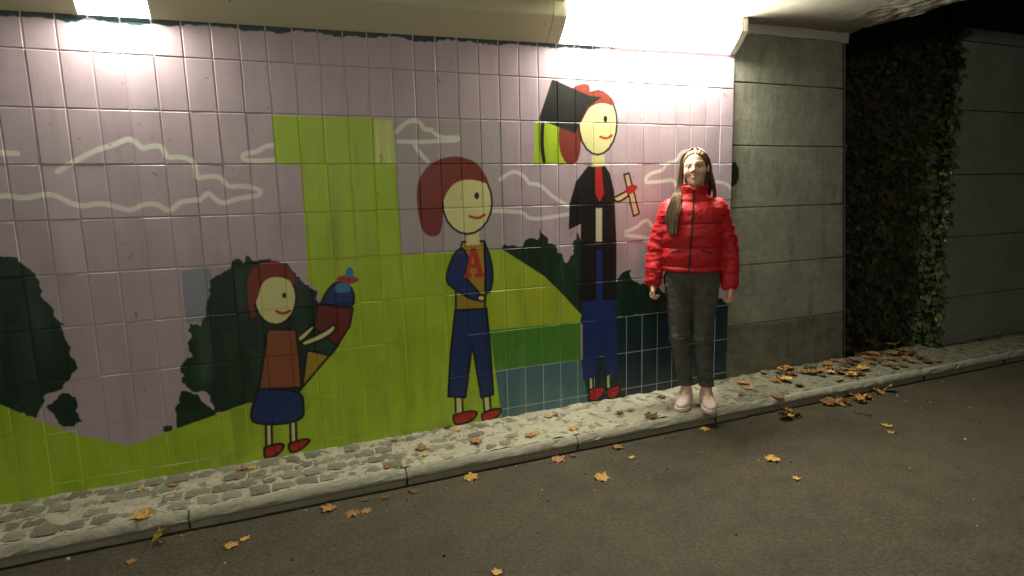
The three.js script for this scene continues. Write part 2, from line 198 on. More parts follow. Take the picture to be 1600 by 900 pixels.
// ---------------------------------------------------------------- tiled wall with its painting
const TW = 0.12578, TH = 0.254, rowY = (k) => (9.22 - k) * TH;
const MURAL = [["f","greylilac",0,0,[[1.139,1.824],[1.795,1.819],[1.781,1.057],[1.127,1.064]]],["f","greyblue",0,0,[[0.017,1.053],[0.153,1.056],[0.147,0.79],[0.012,0.787]]],["l","cloud",1,7,[[-0.785,1.6],[-0.691,1.634],[-0.585,1.629]]],["l","cloud",1,7,[[-0.809,1.412],[-0.667,1.451],[-0.577,1.423],[-0.476,1.456],[-0.386,1.38],[-0.281,1.404],[-0.181,1.359],[-0.14,1.373],[-0.12,1.388],[-0.057,1.392],[-0.024,1.36],[0.003,1.353],[0.041,1.399],[0.132,1.406]]],["l","cloud",1,7,[[-0.441,1.549],[-0.307,1.639],[-0.201,1.672],[-0.146,1.703],[-0.116,1.685],[-0.093,1.652],[-0.057,1.668],[-0.011,1.668],[0.002,1.632],[0.011,1.61],[0.061,1.617],[0.116,1.601],[0.129,1.564],[0.127,1.507],[0.165,1.52],[0.238,1.519],[0.262,1.464],[0.322,1.473],[0.382,1.462],[0.42,1.445],[0.409,1.419],[0.348,1.414],[0.287,1.403],[0.247,1.384],[0.212,1.395],[0.173,1.443],[0.151,1.419]]],["l","cloud",1,7,[[0.5,1.676],[0.46,1.676],[0.418,1.64],[0.351,1.633],[0.343,1.608],[0.378,1.595],[0.494,1.601]]],["l","cloud",1,7,[[1.142,1.755],[1.173,1.794],[1.236,1.823],[1.279,1.807],[1.295,1.768],[1.344,1.773],[1.368,1.734],[1.436,1.725],[1.497,1.733],[1.497,1.711],[1.397,1.71],[1.303,1.702],[1.211,1.7],[1.147,1.703]]],["l","cloud",1,7,[[1.23,1.701],[1.253,1.652],[1.309,1.595]]],["l","cloud",1,7,[[1.752,1.489],[1.807,1.527],[1.861,1.534],[1.92,1.495],[1.936,1.457],[2.005,1.459],[2.065,1.408],[2.117,1.367],[2.207,1.317]]],["l","cloud",1,7,[[1.697,1.301],[1.906,1.294],[1.914,1.255],[1.991,1.24],[2.206,1.265]]],["l","cloud",1,7,[[2.792,1.461],[2.777,1.478],[2.832,1.52],[2.935,1.536],[2.945,1.582],[3.038,1.595],[3.059,1.646],[3.111,1.667],[3.208,1.655]]],["l","cloud",1,7,[[2.792,1.457],[2.92,1.46],[3.009,1.476],[3.041,1.424]]],["l","cloud",1,7,[[3.38,1.454],[3.465,1.444],[3.512,1.398]]],["l","cloud",1,7,[[2.634,1.137],[2.719,1.159],[2.754,1.192],[2.805,1.211],[2.836,1.171]]],["l","cloud",1,7,[[2.634,1.112],[2.744,1.098],[2.847,1.08]]],["f","bush",1,0,[[0.032,0.789],[0.083,0.77],[0.098,0.805],[0.115,0.894],[0.147,0.991],[0.196,1.037],[0.237,1.067],[0.252,1.099],[0.271,1.108],[0.293,1.08],[0.312,1.096],[0.38,1.095],[0.481,1.072],[0.551,1.012],[0.592,0.95],[0.624,0.934],[0.655,0.903],[0.657,0.836],[0.632,0.67],[0.576,0.459],[0.535,0.355],[0.525,0.21],[0.279,0.286],[0.109,0.286],[0.103,0.353],[0.085,0.398],[0.017,0.435],[-0.023,0.472],[-0.035,0.535],[-0.028,0.575],[0.017,0.619],[0.017,0.683]]],["f","bush",1,0,[[-0.047,0.404],[-0.028,0.422],[-0.004,0.425],[0.023,0.404],[0.058,0.36],[0.107,0.296],[0.126,0.24],[-0.08,0.241],[-0.065,0.307],[-0.067,0.342]]],["f","bush",0,0,[[-0.103,0.241],[-0.104,0.236],[-0.107,0.232],[-0.11,0.229],[-0.115,0.227],[-0.119,0.227],[-0.123,0.229],[-0.127,0.232],[-0.13,0.236],[-0.131,0.241],[-0.132,0.246],[-0.13,0.251],[-0.128,0.256],[-0.124,0.259],[-0.12,0.261],[-0.116,0.261],[-0.111,0.259],[-0.108,0.256],[-0.105,0.252],[-0.103,0.247]]],["f","bush",1,0,[[-0.886,1.155],[-0.745,1.19],[-0.655,1.164],[-0.594,1.107],[-0.558,0.953],[-0.507,0.856],[-0.498,0.73],[-0.475,0.617],[-0.509,0.542],[-0.613,0.478],[-0.647,0.403],[-0.971,0.487]]],["f","bush",1,0,[[-0.606,0.429],[-0.547,0.499],[-0.491,0.475],[-0.491,0.329],[-0.553,0.33]]],["f","bush",1,0,[[1.747,1.047],[1.773,1.085],[1.849,1.069],[1.902,1.106],[1.945,1.128],[1.998,1.133],[2.017,1.184],[2.038,1.131],[2.086,1.089],[2.13,1.025],[2.166,1.011],[2.193,0.96],[2.221,0.967],[2.25,1.08],[2.273,1.136],[2.305,1.077],[2.569,0.808],[2.584,0.858],[2.614,0.886],[2.659,0.875],[2.705,0.798],[2.746,0.764],[2.824,0.766],[2.903,0.738],[2.984,0.678],[3.149,0.627],[3.289,0.652],[3.499,0.596],[3.5,0.567],[2.569,0.56],[2.291,0.553],[2.162,0.714],[2.028,0.849],[1.876,0.94]]],["f","lime",0,0,[[0.503,1.827],[1.121,1.824],[1.126,1.581],[1.125,1.577],[1.131,1.068],[1.752,1.067],[1.877,0.984],[2.028,0.885],[2.162,0.751],[2.296,0.608],[2.286,0.558],[1.656,0.57],[1.686,0.318],[1.723,-0.031],[1.12,-0.089],[0.401,-0.103],[-0.328,-0.074],[-1.082,-0.017],[-1.0,0.612],[-0.872,0.539],[-0.784,0.482],[-0.649,0.378],[-0.507,0.282],[-0.301,0.188],[-0.259,0.194],[-0.098,0.237],[0.109,0.286],[0.257,0.325],[0.433,0.316],[0.535,0.348],[0.635,0.525],[0.68,0.737],[0.668,0.898],[0.612,0.956],[0.62,1.067],[0.625,1.578],[0.499,1.579]]],["f","palelime",0,0,[[1.019,1.818],[1.117,1.82],[1.119,1.584],[1.013,1.588]]],["f","yellowlime",0,0,[[1.771,1.026],[1.877,0.976],[2.028,0.877],[2.162,0.743],[2.287,0.605],[2.281,0.563],[1.673,0.572],[1.672,0.797]]],["f","green",0,0,[[1.652,0.571],[2.286,0.558],[2.288,0.303],[1.682,0.315]]],["f","lightteal",0,0,[[1.682,0.315],[2.356,0.303],[2.393,-0.054],[1.722,-0.065]]],["f","darkteal",0,0,[[2.288,0.303],[2.356,0.303],[2.559,0.565],[3.512,0.576],[3.547,-0.089],[2.353,-0.07]]],["f","skin",0,0,[[0.345,0.221],[0.373,0.217],[0.364,0.053],[0.334,0.051]]],["l","black",0,3.2,[[0.345,0.221],[0.373,0.217],[0.364,0.053],[0.334,0.051],[0.345,0.221]]],["f","skin",0,0,[[0.467,0.201],[0.497,0.203],[0.49,0.059],[0.46,0.058]]],["l","black",0,3.2,[[0.467,0.201],[0.497,0.203],[0.49,0.059],[0.46,0.058],[0.467,0.201]]],["f","red",1,0,[[0.325,0.06],[0.382,0.072],[0.43,0.063],[0.411,0.022],[0.359,-0.005],[0.32,-0.001]]],["l","black",1,3.2,[[0.325,0.06],[0.382,0.072],[0.43,0.063],[0.411,0.022],[0.359,-0.005],[0.32,-0.001],[0.325,0.06]]],["f","red",1,0,[[0.45,0.059],[0.498,0.073],[0.572,0.067],[0.539,0.032],[0.493,0.006],[0.449,0.007]]],["l","black",1,3.2,[[0.45,0.059],[0.498,0.073],[0.572,0.067],[0.539,0.032],[0.493,0.006],[0.449,0.007],[0.45,0.059]]],["f","blue",1,0,[[0.32,0.394],[0.54,0.369],[0.544,0.244],[0.533,0.186],[0.422,0.175],[0.282,0.203],[0.27,0.252],[0.292,0.32]]],["l","black",1,3.2,[[0.32,0.394],[0.54,0.369],[0.544,0.244],[0.533,0.186],[0.422,0.175],[0.282,0.203],[0.27,0.252],[0.292,0.32],[0.32,0.394]]],["f","brown",0,0,[[0.393,0.713],[0.534,0.698],[0.542,0.536],[0.54,0.369],[0.323,0.39],[0.357,0.542]]],["l","black",0,3.2,[[0.393,0.713],[0.534,0.698],[0.542,0.536],[0.54,0.369],[0.323,0.39],[0.357,0.542],[0.393,0.713]]],["f","ochre",0,0,[[0.585,0.585],[0.711,0.544],[0.543,0.369]]],["l","black",0,3.2,[[0.585,0.585],[0.711,0.544],[0.543,0.369],[0.585,0.585]]],["f","darkgreen",0,0,[[0.627,0.699],[0.749,0.584],[0.704,0.531],[0.581,0.575]]],["l","black",0,3.2,[[0.627,0.699],[0.749,0.584],[0.704,0.531],[0.581,0.575],[0.627,0.699]]],["f","maroon",0,0,[[0.656,0.828],[0.842,0.786],[0.818,0.686],[0.745,0.584],[0.627,0.699]]],["l","black",0,3.2,[[0.656,0.828],[0.842,0.786],[0.818,0.686],[0.745,0.584],[0.627,0.699],[0.656,0.828]]],["f","blue",1,0,[[0.681,0.844],[0.716,0.912],[0.772,0.944],[0.83,0.928],[0.857,0.858],[0.842,0.783],[0.669,0.824]]],["l","black",1,3.2,[[0.681,0.844],[0.716,0.912],[0.772,0.944],[0.83,0.928],[0.857,0.858],[0.842,0.783],[0.669,0.824],[0.681,0.844]]],["f","midblue",1,0,[[0.75,0.92],[0.789,0.942],[0.83,0.928],[0.841,0.881],[0.795,0.877],[0.748,0.885]]],["f","red",0,0,[[0.883,0.943],[0.878,0.935],[0.864,0.93],[0.844,0.928],[0.822,0.929],[0.8,0.934],[0.782,0.941],[0.77,0.949],[0.766,0.958],[0.772,0.965],[0.785,0.971],[0.804,0.973],[0.827,0.972],[0.849,0.967],[0.867,0.96],[0.879,0.952]]],["f","midblue",0,0,[[0.808,0.962],[0.821,1.004],[0.839,1.021],[0.859,1.002],[0.856,0.959]]],["f","skin",1,0,[[0.537,0.652],[0.622,0.718],[0.64,0.698],[0.548,0.615]]],["l","black",1,3.2,[[0.537,0.652],[0.622,0.718],[0.64,0.698],[0.548,0.615],[0.537,0.652]]],["f","skin",1,0,[[0.555,0.625],[0.675,0.665],[0.736,0.709],[0.748,0.679],[0.697,0.634],[0.566,0.595]]],["l","black",1,3.2,[[0.555,0.625],[0.675,0.665],[0.736,0.709],[0.748,0.679],[0.697,0.634],[0.566,0.595],[0.555,0.625]]],["f","hair",1,0,[[0.312,0.876],[0.308,0.979],[0.345,1.05],[0.403,1.08],[0.478,1.075],[0.539,1.03],[0.553,0.96],[0.522,0.976],[0.454,1.002],[0.383,0.987],[0.359,0.92],[0.341,0.771],[0.311,0.788]]],["f","skin",0,0,[[0.55,0.87],[0.541,0.825],[0.523,0.785],[0.497,0.755],[0.466,0.737],[0.433,0.734],[0.401,0.744],[0.374,0.768],[0.354,0.802],[0.343,0.843],[0.341,0.888],[0.35,0.931],[0.367,0.97],[0.393,0.999],[0.423,1.018],[0.455,1.022],[0.487,1.013],[0.515,0.991],[0.536,0.957],[0.548,0.915]]],["l","black",0,3.2,[[0.55,0.87],[0.541,0.825],[0.523,0.785],[0.497,0.755],[0.466,0.737],[0.433,0.734],[0.401,0.744],[0.374,0.768],[0.354,0.802],[0.343,0.843],[0.341,0.888],[0.35,0.931],[0.367,0.97],[0.393,0.999],[0.423,1.018],[0.455,1.022],[0.487,1.013],[0.515,0.991],[0.536,0.957],[0.548,0.915],[0.55,0.87]]],["f","hair",1,0,[[0.329,0.848],[0.327,0.977],[0.37,1.048],[0.44,1.071],[0.509,1.053],[0.555,0.988],[0.558,0.932],[0.503,0.985],[0.434,0.996],[0.382,0.966],[0.355,0.873]]],["f","black",0,0,[[0.499,0.888],[0.499,0.884],[0.497,0.88],[0.495,0.877],[0.492,0.875],[0.489,0.875],[0.486,0.876],[0.483,0.878],[0.481,0.881],[0.48,0.885],[0.48,0.889],[0.481,0.894],[0.483,0.897],[0.485,0.9],[0.488,0.902],[0.491,0.902],[0.494,0.902],[0.496,0.899],[0.498,0.896],[0.499,0.892]]],["l","red",1,4,[[0.445,0.806],[0.475,0.785],[0.512,0.803]]],["f","skin",0,0,[[1.415,0.193],[1.459,0.186],[1.459,0.064],[1.414,0.071]]],["l","black",0,3.2,[[1.415,0.193],[1.459,0.186],[1.459,0.064],[1.414,0.071],[1.415,0.193]]],["f","skin",0,0,[[1.596,0.174],[1.639,0.172],[1.644,0.058],[1.601,0.057]]],["l","black",0,3.2,[[1.596,0.174],[1.639,0.172],[1.644,0.058],[1.601,0.057],[1.596,0.174]]],["f","red",1,0,[[1.397,0.066],[1.455,0.081],[1.563,0.071],[1.536,0.022],[1.477,0.003],[1.399,0.004]]],["l","black",1,3.2,[[1.397,0.066],[1.455,0.081],[1.563,0.071],[1.536,0.022],[1.477,0.003],[1.399,0.004],[1.397,0.066]]],["f","red",1,0,[[1.583,0.043],[1.64,0.067],[1.721,0.063],[1.698,0.016],[1.646,-0.009],[1.586,-0.007]]],["l","black",1,3.2,[[1.583,0.043],[1.64,0.067],[1.721,0.063],[1.698,0.016],[1.646,-0.009],[1.586,-0.007],[1.583,0.043]]],["f","blue",0,0,[[1.436,0.719],[1.636,0.712],[1.653,0.478],[1.664,0.16],[1.583,0.151],[1.537,0.491],[1.479,0.167],[1.37,0.192],[1.398,0.468]]],["l","black",0,3.2,[[1.436,0.719],[1.636,0.712],[1.653,0.478],[1.664,0.16],[1.583,0.151],[1.537,0.491],[1.479,0.167],[1.37,0.192],[1.398,0.468],[1.436,0.719]]],["f","ochre",0,0,[[1.497,1.126],[1.637,1.123],[1.663,1.033],[1.623,0.71],[1.44,0.719],[1.451,0.969]]],["l","black",0,3.2,[[1.497,1.126],[1.637,1.123],[1.663,1.033],[1.623,0.71],[1.44,0.719],[1.451,0.969],[1.497,1.126]]],["f","blue",1,0,[[1.495,1.088],[1.529,1.048],[1.535,0.994],[1.509,0.934],[1.52,0.895],[1.606,0.802],[1.588,0.764],[1.539,0.776],[1.407,0.865],[1.385,0.912],[1.413,1.002],[1.455,1.075]]],["l","black",1,3.2,[[1.495,1.088],[1.529,1.048],[1.535,0.994],[1.509,0.934],[1.52,0.895],[1.606,0.802],[1.588,0.764],[1.539,0.776],[1.407,0.865],[1.385,0.912],[1.413,1.002],[1.455,1.075],[1.495,1.088]]],["f","blue",1,0,[[1.637,1.111],[1.672,1.04],[1.688,0.914],[1.673,0.828],[1.647,0.799],[1.627,0.832],[1.639,0.917],[1.634,1.034]]],["l","black",1,3.2,[[1.637,1.111],[1.672,1.04],[1.688,0.914],[1.673,0.828],[1.647,0.799],[1.627,0.832],[1.639,0.917],[1.634,1.034],[1.637,1.111]]],["f","skin",0,0,[[1.63,0.776],[1.628,0.77],[1.625,0.765],[1.619,0.761],[1.612,0.759],[1.604,0.759],[1.597,0.76],[1.59,0.764],[1.585,0.769],[1.581,0.774],[1.58,0.781],[1.582,0.787],[1.585,0.792],[1.591,0.796],[1.598,0.798],[1.606,0.798],[1.613,0.797],[1.62,0.793],[1.625,0.788],[1.629,0.783]]],["l","black",0,3.2,[[1.63,0.776],[1.628,0.77],[1.625,0.765],[1.619,0.761],[1.612,0.759],[1.604,0.759],[1.597,0.76],[1.59,0.764],[1.585,0.769],[1.581,0.774],[1.58,0.781],[1.582,0.787],[1.585,0.792],[1.591,0.796],[1.598,0.798],[1.606,0.798],[1.613,0.797],[1.62,0.793],[1.625,0.788],[1.629,0.783],[1.63,0.776]]],["A","letter",0,0,[[1.5,0.912],[1.63,0.91],[1.628,1.081]]],["f","skin",0,0,[[1.531,1.185],[1.603,1.19],[1.608,1.105],[1.52,1.102]]],["f","hair",1,0,[[1.236,1.315],[1.236,1.459],[1.293,1.559],[1.393,1.616],[1.516,1.624],[1.617,1.58],[1.67,1.49],[1.583,1.521],[1.426,1.508],[1.384,1.421],[1.384,1.229],[1.35,1.156],[1.259,1.182]]],["f","skin",0,0,[[1.694,1.354],[1.685,1.296],[1.66,1.243],[1.624,1.202],[1.579,1.177],[1.53,1.17],[1.483,1.181],[1.441,1.21],[1.409,1.252],[1.39,1.305],[1.386,1.362],[1.395,1.418],[1.419,1.469],[1.454,1.509],[1.497,1.535],[1.544,1.543],[1.592,1.534],[1.634,1.507],[1.668,1.466],[1.688,1.413]]],["l","black",0,3.2,[[1.694,1.354],[1.685,1.296],[1.66,1.243],[1.624,1.202],[1.579,1.177],[1.53,1.17],[1.483,1.181],[1.441,1.21],[1.409,1.252],[1.39,1.305],[1.386,1.362],[1.395,1.418],[1.419,1.469],[1.454,1.509],[1.497,1.535],[1.544,1.543],[1.592,1.534],[1.634,1.507],[1.668,1.466],[1.688,1.413],[1.694,1.354]]],["f","hair",1,0,[[1.381,1.34],[1.323,1.239],[1.314,1.386],[1.35,1.508],[1.445,1.573],[1.554,1.58],[1.648,1.535],[1.685,1.453],[1.59,1.491],[1.48,1.485],[1.415,1.427]]],["f","black",0,0,[[1.612,1.394],[1.612,1.388],[1.609,1.383],[1.606,1.379],[1.602,1.376],[1.598,1.375],[1.593,1.376],[1.59,1.379],[1.587,1.383],[1.585,1.389],[1.584,1.394],[1.585,1.4],[1.588,1.405],[1.591,1.409],[1.595,1.412],[1.599,1.413],[1.603,1.412],[1.607,1.409],[1.61,1.405],[1.612,1.4]]],["l","red",1,4,[[1.55,1.275],[1.597,1.255],[1.643,1.28]]],["f","lime",0,0,[[1.987,1.827],[2.245,1.821],[2.246,1.579],[1.973,1.576]]],["f","skin",0,0,[[2.345,0.199],[2.375,0.195],[2.379,0.074],[2.349,0.074]]],["l","black",0,3.2,[[2.345,0.199],[2.375,0.195],[2.379,0.074],[2.349,0.074],[2.345,0.199]]],["f","skin",0,0,[[2.479,0.194],[2.509,0.19],[2.514,0.072],[2.483,0.077]]],["l","black",0,3.2,[[2.479,0.194],[2.509,0.19],[2.514,0.072],[2.483,0.077],[2.479,0.194]]],["f","red",1,0,[[2.345,0.088],[2.404,0.102],[2.478,0.095],[2.458,0.035],[2.393,0.0],[2.349,0.012]]],["l","black",1,3.2,[[2.345,0.088],[2.404,0.102],[2.478,0.095],[2.458,0.035],[2.393,0.0],[2.349,0.012],[2.345,0.088]]],["f","red",1,0,[[2.483,0.068],[2.544,0.09],[2.6,0.087],[2.585,0.025],[2.529,-0.007],[2.488,0.013]]],["l","black",1,3.2,[[2.483,0.068],[2.544,0.09],[2.6,0.087],[2.585,0.025],[2.529,-0.007],[2.488,0.013],[2.483,0.068]]],["f","trouser",0,0,[[2.302,0.723],[2.554,0.701],[2.574,0.19],[2.484,0.167],[2.445,0.385],[2.394,0.17],[2.301,0.161]]],["f","gown",0,0,[[2.352,1.563],[2.474,1.567],[2.512,1.514],[2.545,1.399],[2.56,1.064],[2.559,0.687],[2.278,0.695],[2.291,0.996],[2.297,1.201],[2.209,1.168],[2.216,1.325],[2.263,1.464]]],["f","shirt",0,0,[[2.406,1.299],[2.454,1.298],[2.453,1.078],[2.405,1.081]]],["f","trouser",0,0,[[2.409,1.03],[2.452,1.028],[2.456,0.688],[2.407,0.692]]],["f","red",0,0,[[2.403,1.567],[2.45,1.567],[2.468,1.388],[2.435,1.335],[2.402,1.389]]],["f","skin",1,0,[[2.535,1.358],[2.574,1.373],[2.662,1.413],[2.682,1.388],[2.574,1.324]]],["l","black",1,3.2,[[2.535,1.358],[2.574,1.373],[2.662,1.413],[2.682,1.388],[2.574,1.324],[2.535,1.358]]],["f","roll",0,0,[[2.618,1.509],[2.657,1.517],[2.738,1.252],[2.693,1.236]]],["l","black",0,3.2,[[2.618,1.509],[2.657,1.517],[2.738,1.252],[2.693,1.236],[2.618,1.509]]],["f","red",1,0,[[2.623,1.414],[2.672,1.446],[2.727,1.437],[2.712,1.404],[2.648,1.372]]],["f","hair",1,0,[[2.198,1.989],[2.27,2.06],[2.388,2.073],[2.323,1.916],[2.303,1.752],[2.292,1.603],[2.219,1.555],[2.149,1.642],[2.142,1.796]]],["f","skin",0,0,[[2.385,1.663],[2.469,1.663],[2.478,1.563],[2.375,1.559]]],["f","skin",0,0,[[2.565,1.836],[2.558,1.774],[2.537,1.718],[2.505,1.674],[2.466,1.645],[2.422,1.635],[2.379,1.644],[2.34,1.672],[2.31,1.716],[2.292,1.77],[2.286,1.83],[2.293,1.89],[2.313,1.945],[2.343,1.988],[2.382,2.017],[2.424,2.029],[2.467,2.021],[2.506,1.995],[2.537,1.952],[2.558,1.898]]],["l","black",0,3.2,[[2.565,1.836],[2.558,1.774],[2.537,1.718],[2.505,1.674],[2.466,1.645],[2.422,1.635],[2.379,1.644],[2.34,1.672],[2.31,1.716],[2.292,1.77],[2.286,1.83],[2.293,1.89],[2.313,1.945],[2.343,1.988],[2.382,2.017],[2.424,2.029],[2.467,2.021],[2.506,1.995],[2.537,1.952],[2.558,1.898],[2.565,1.836]]],["f","hair",1,0,[[2.285,1.799],[2.268,1.915],[2.305,1.993],[2.397,2.035],[2.508,2.016],[2.565,1.932],[2.47,1.96],[2.378,1.941],[2.331,1.878]]],["f","gown",0,0,[[2.108,2.083],[2.369,1.995],[2.452,1.991],[2.35,1.925],[2.262,1.767],[2.013,1.843]]],["l","black",1,7,[[2.038,1.832],[2.027,1.698],[2.042,1.595]]],["f","black",0,0,[[2.493,1.859],[2.493,1.852],[2.491,1.847],[2.488,1.842],[2.484,1.839],[2.479,1.838],[2.475,1.839],[2.471,1.842],[2.468,1.846],[2.466,1.852],[2.465,1.858],[2.466,1.864],[2.468,1.869],[2.471,1.874],[2.475,1.877],[2.479,1.878],[2.484,1.877],[2.488,1.874],[2.491,1.87],[2.493,1.865]]],["l","red",1,4,[[2.441,1.747],[2.484,1.731],[2.526,1.756]]],["l","roll",1,2,[[-0.15,0.052],[-0.027,0.049],[0.064,0.052]]]];
const PAL = { lilac: '#b8a7b5', greylilac: '#aca2a8', greyblue: '#8f93a3', cloud: '#e2e4dc', bush: '#0c2b1d', lime: '#a3c428', palelime: '#c4d37a', yellowlime: '#a9bd2c', green: '#4c8a30', lightteal: '#4d7580', darkteal: '#0e2c36',
  skin: '#d9d69a', red: '#b02a28', blue: '#173069', brown: '#8d5032', ochre: '#a58a2c', darkgreen: '#14402a', maroon: '#6b2420', midblue: '#3f7fae', black: '#12120f', hair: '#7a2f27', trouser: '#1c3070', gown: '#151618', shirt: '#cfcfb8', roll: '#c9bf8f', letter: '#b8331f', bare: '#173038' };
const GROUT = { lilac: '#bdaeba', greylilac: '#b2a8ad', lime: '#b9cd50', palelime: '#c4d27c', yellowlime: '#bcc75a', green: '#63a545', lightteal: '#b9c3bd', darkteal: '#bcc4bf', bare: '#bfc4bb', bush: '#24432f', blue: '#2a417a', trouser: '#2f4793' };
const PX = 225;                                            // canvas pixels per metre
function paintWall(x0, wM, hM, grout) {
  const [c, g] = canvas(Math.round(wM * PX), Math.round(hM * PX)), X = (x) => (x - x0) * PX, Y = (y) => (hM - y) * PX;
  const col = (k) => (grout && GROUT[k]) || PAL[k];
  g.fillStyle = col('lilac'); g.fillRect(0, 0, c.width, c.height);
  let s = 3; const R = () => (s = (s * 16807) % 2147483647) / 2147483647;
  const roll = (k, n, box, wid, len, a) => {                // roller streaks: paint of slightly different shades
    for (let i = 0; i < n; i++) {
      const x = lerp(box[0], box[2], R()), y = lerp(box[1], box[3], R()), d = R() > 0.5;
      g.fillStyle = d ? `rgba(255,250,240,${a * R()})` : `rgba(30,25,30,${a * R()})`;
      g.fillRect(X(x), Y(y), wid * PX * (0.3 + R()), len * PX * (0.3 + R()));
    }
  };
  if (!grout) roll('lilac', 900, [x0, 0.3, x0 + wM, hM], 0.10, 0.35, 0.026);
  const trace = (pts, smooth, closed) => {
    g.beginPath();
    if (!smooth) { pts.forEach(([x, y], i) => (i ? g.lineTo(X(x), Y(y)) : g.moveTo(X(x), Y(y)))); if (closed) g.closePath(); return; }
    const n = pts.length, mid = (i) => [(pts[i % n][0] + pts[(i + 1) % n][0]) / 2, (pts[i % n][1] + pts[(i + 1) % n][1]) / 2];
    if (closed) { let m = mid(n - 1); g.moveTo(X(m[0]), Y(m[1])); for (let i = 0; i < n; i++) { m = mid(i); g.quadraticCurveTo(X(pts[i][0]), Y(pts[i][1]), X(m[0]), Y(m[1])); } g.closePath(); return; }
    g.moveTo(X(pts[0][0]), Y(pts[0][1]));
    for (let i = 1; i < n - 1; i++) { const m = mid(i); g.quadraticCurveTo(X(pts[i][0]), Y(pts[i][1]), X(m[0]), Y(m[1])); }
    g.lineTo(X(pts[n - 1][0]), Y(pts[n - 1][1]));
  };
  for (const [kind, k, smooth, lw, pts] of MURAL) {
    if (kind === 'f') {
      if (k === 'bush') {                                     // ragged, dabbed outline
        const P = pts, out = []; for (let i = 0; i < P.length; i++) { const a = P[i], b = P[(i + 1) % P.length], n = Math.max(1, Math.ceil(Math.hypot(b[0] - a[0], b[1] - a[1]) / 0.012)); for (let q = 0; q < n; q++) { const x = lerp(a[0], b[0], q / n), y = lerp(a[1], b[1], q / n); out.push([x + 0.030 * fbm2(x * 9, y * 9, 3), y + 0.030 * fbm2(x * 9 + 40, y * 9, 3)]); } }
        trace(out, 0, true);
      } else
      trace(pts, smooth, true); g.fillStyle = col(k); g.fill();
      if (!grout && (k === 'lime' || k === 'yellowlime' || k === 'bush' || k === 'lightteal' || k === 'green' || k === 'palelime' || k === 'darkteal')) {
        g.save(); g.clip();
        const xs = pts.map((p) => p[0]), ys = pts.map((p) => p[1]), b = [Math.min(...xs), Math.min(...ys), Math.max(...xs), Math.max(...ys)];
        const area = (b[2] - b[0]) * (b[3] - b[1]);
        roll(k, Math.ceil(260 * area), b, k === 'palelime' ? 0.015 : 0.06, 0.3, k === 'palelime' ? 0.3 : 0.045);
        g.restore();
      }
    } else if (kind === 'l') {
      g.lineCap = g.lineJoin = 'round'; trace(pts, smooth, false);
      g.strokeStyle = col(k); g.lineWidth = lw * (k === 'cloud' ? 0.0035 : 0.0034) * PX;
      if (k === 'cloud') { g.globalAlpha = 0.9; g.stroke(); g.globalAlpha = 1; } else g.stroke();
    } else if (kind === 'A') {                              // the block letter on the jumper
      const [a, b, t] = pts, x = X(a[0]), w = X(b[0]) - x, y = Y((a[1] + b[1]) / 2), hh = y - Y(t[1]);
      g.fillStyle = col(k); g.font = `bold ${Math.round(hh * 1.36)}px serif`; g.textBaseline = 'alphabetic';
      const mw = g.measureText('A').width; g.save(); g.translate(x, y); g.scale(w / mw, 1); g.fillText('A', 0, 0); g.strokeStyle = col(k); g.lineWidth = hh * 0.06; g.strokeText('A', 0, 0); g.restore();
    }
  }
  // band under the lamp housing that the roller missed: bare dark tiles, ragged paint edge
  g.fillStyle = col('bare'); g.beginPath(); g.moveTo(0, 0);
  for (let px = 0; px <= c.width; px += 4) {
    const x = x0 + px / PX, edge = 2.232 + 0.0175 * x + 0.012 * n2(x * 5, 1) + 0.007 * n2(x * 23, 2) + (x > 2.2 ? (x - 2.2) * 0.05 : 0);
    g.lineTo(px, Y(edge));
  }
  g.lineTo(c.width, 0); g.closePath(); g.fill();
  if (!grout) for (let i = 0; i < 420; i++) {               // scuffs, drips and small chips in the paint
    const x = R() * c.width, y = R() * c.height, r = R();
    g.fillStyle = r < 0.5 ? `rgba(40,36,34,${0.10 + 0.25 * R()})` : `rgba(225,225,205,${0.08 + 0.18 * R()})`;
    g.beginPath(); g.ellipse(x, y, 0.6 + R() * (r < 0.06 ? 5 : 1.2), 0.5 + R() * 0.8, R() * 3, 0, 7); g.fill();
  }
  const t = new THREE.CanvasTexture(c); t.colorSpace = THREE.SRGBColorSpace; t.magFilter = THREE.LinearFilter; return t;
}
const WX0 = -31 * TW, WXM = 12 * TW, WX1 = 28 * TW - 0.012, WTOP = 2.46;
const tiledWall = group('tiled_wall');
tag(tiledWall, 'long tiled wall painted with lilac sky, lime hills and three figures', 'wall');
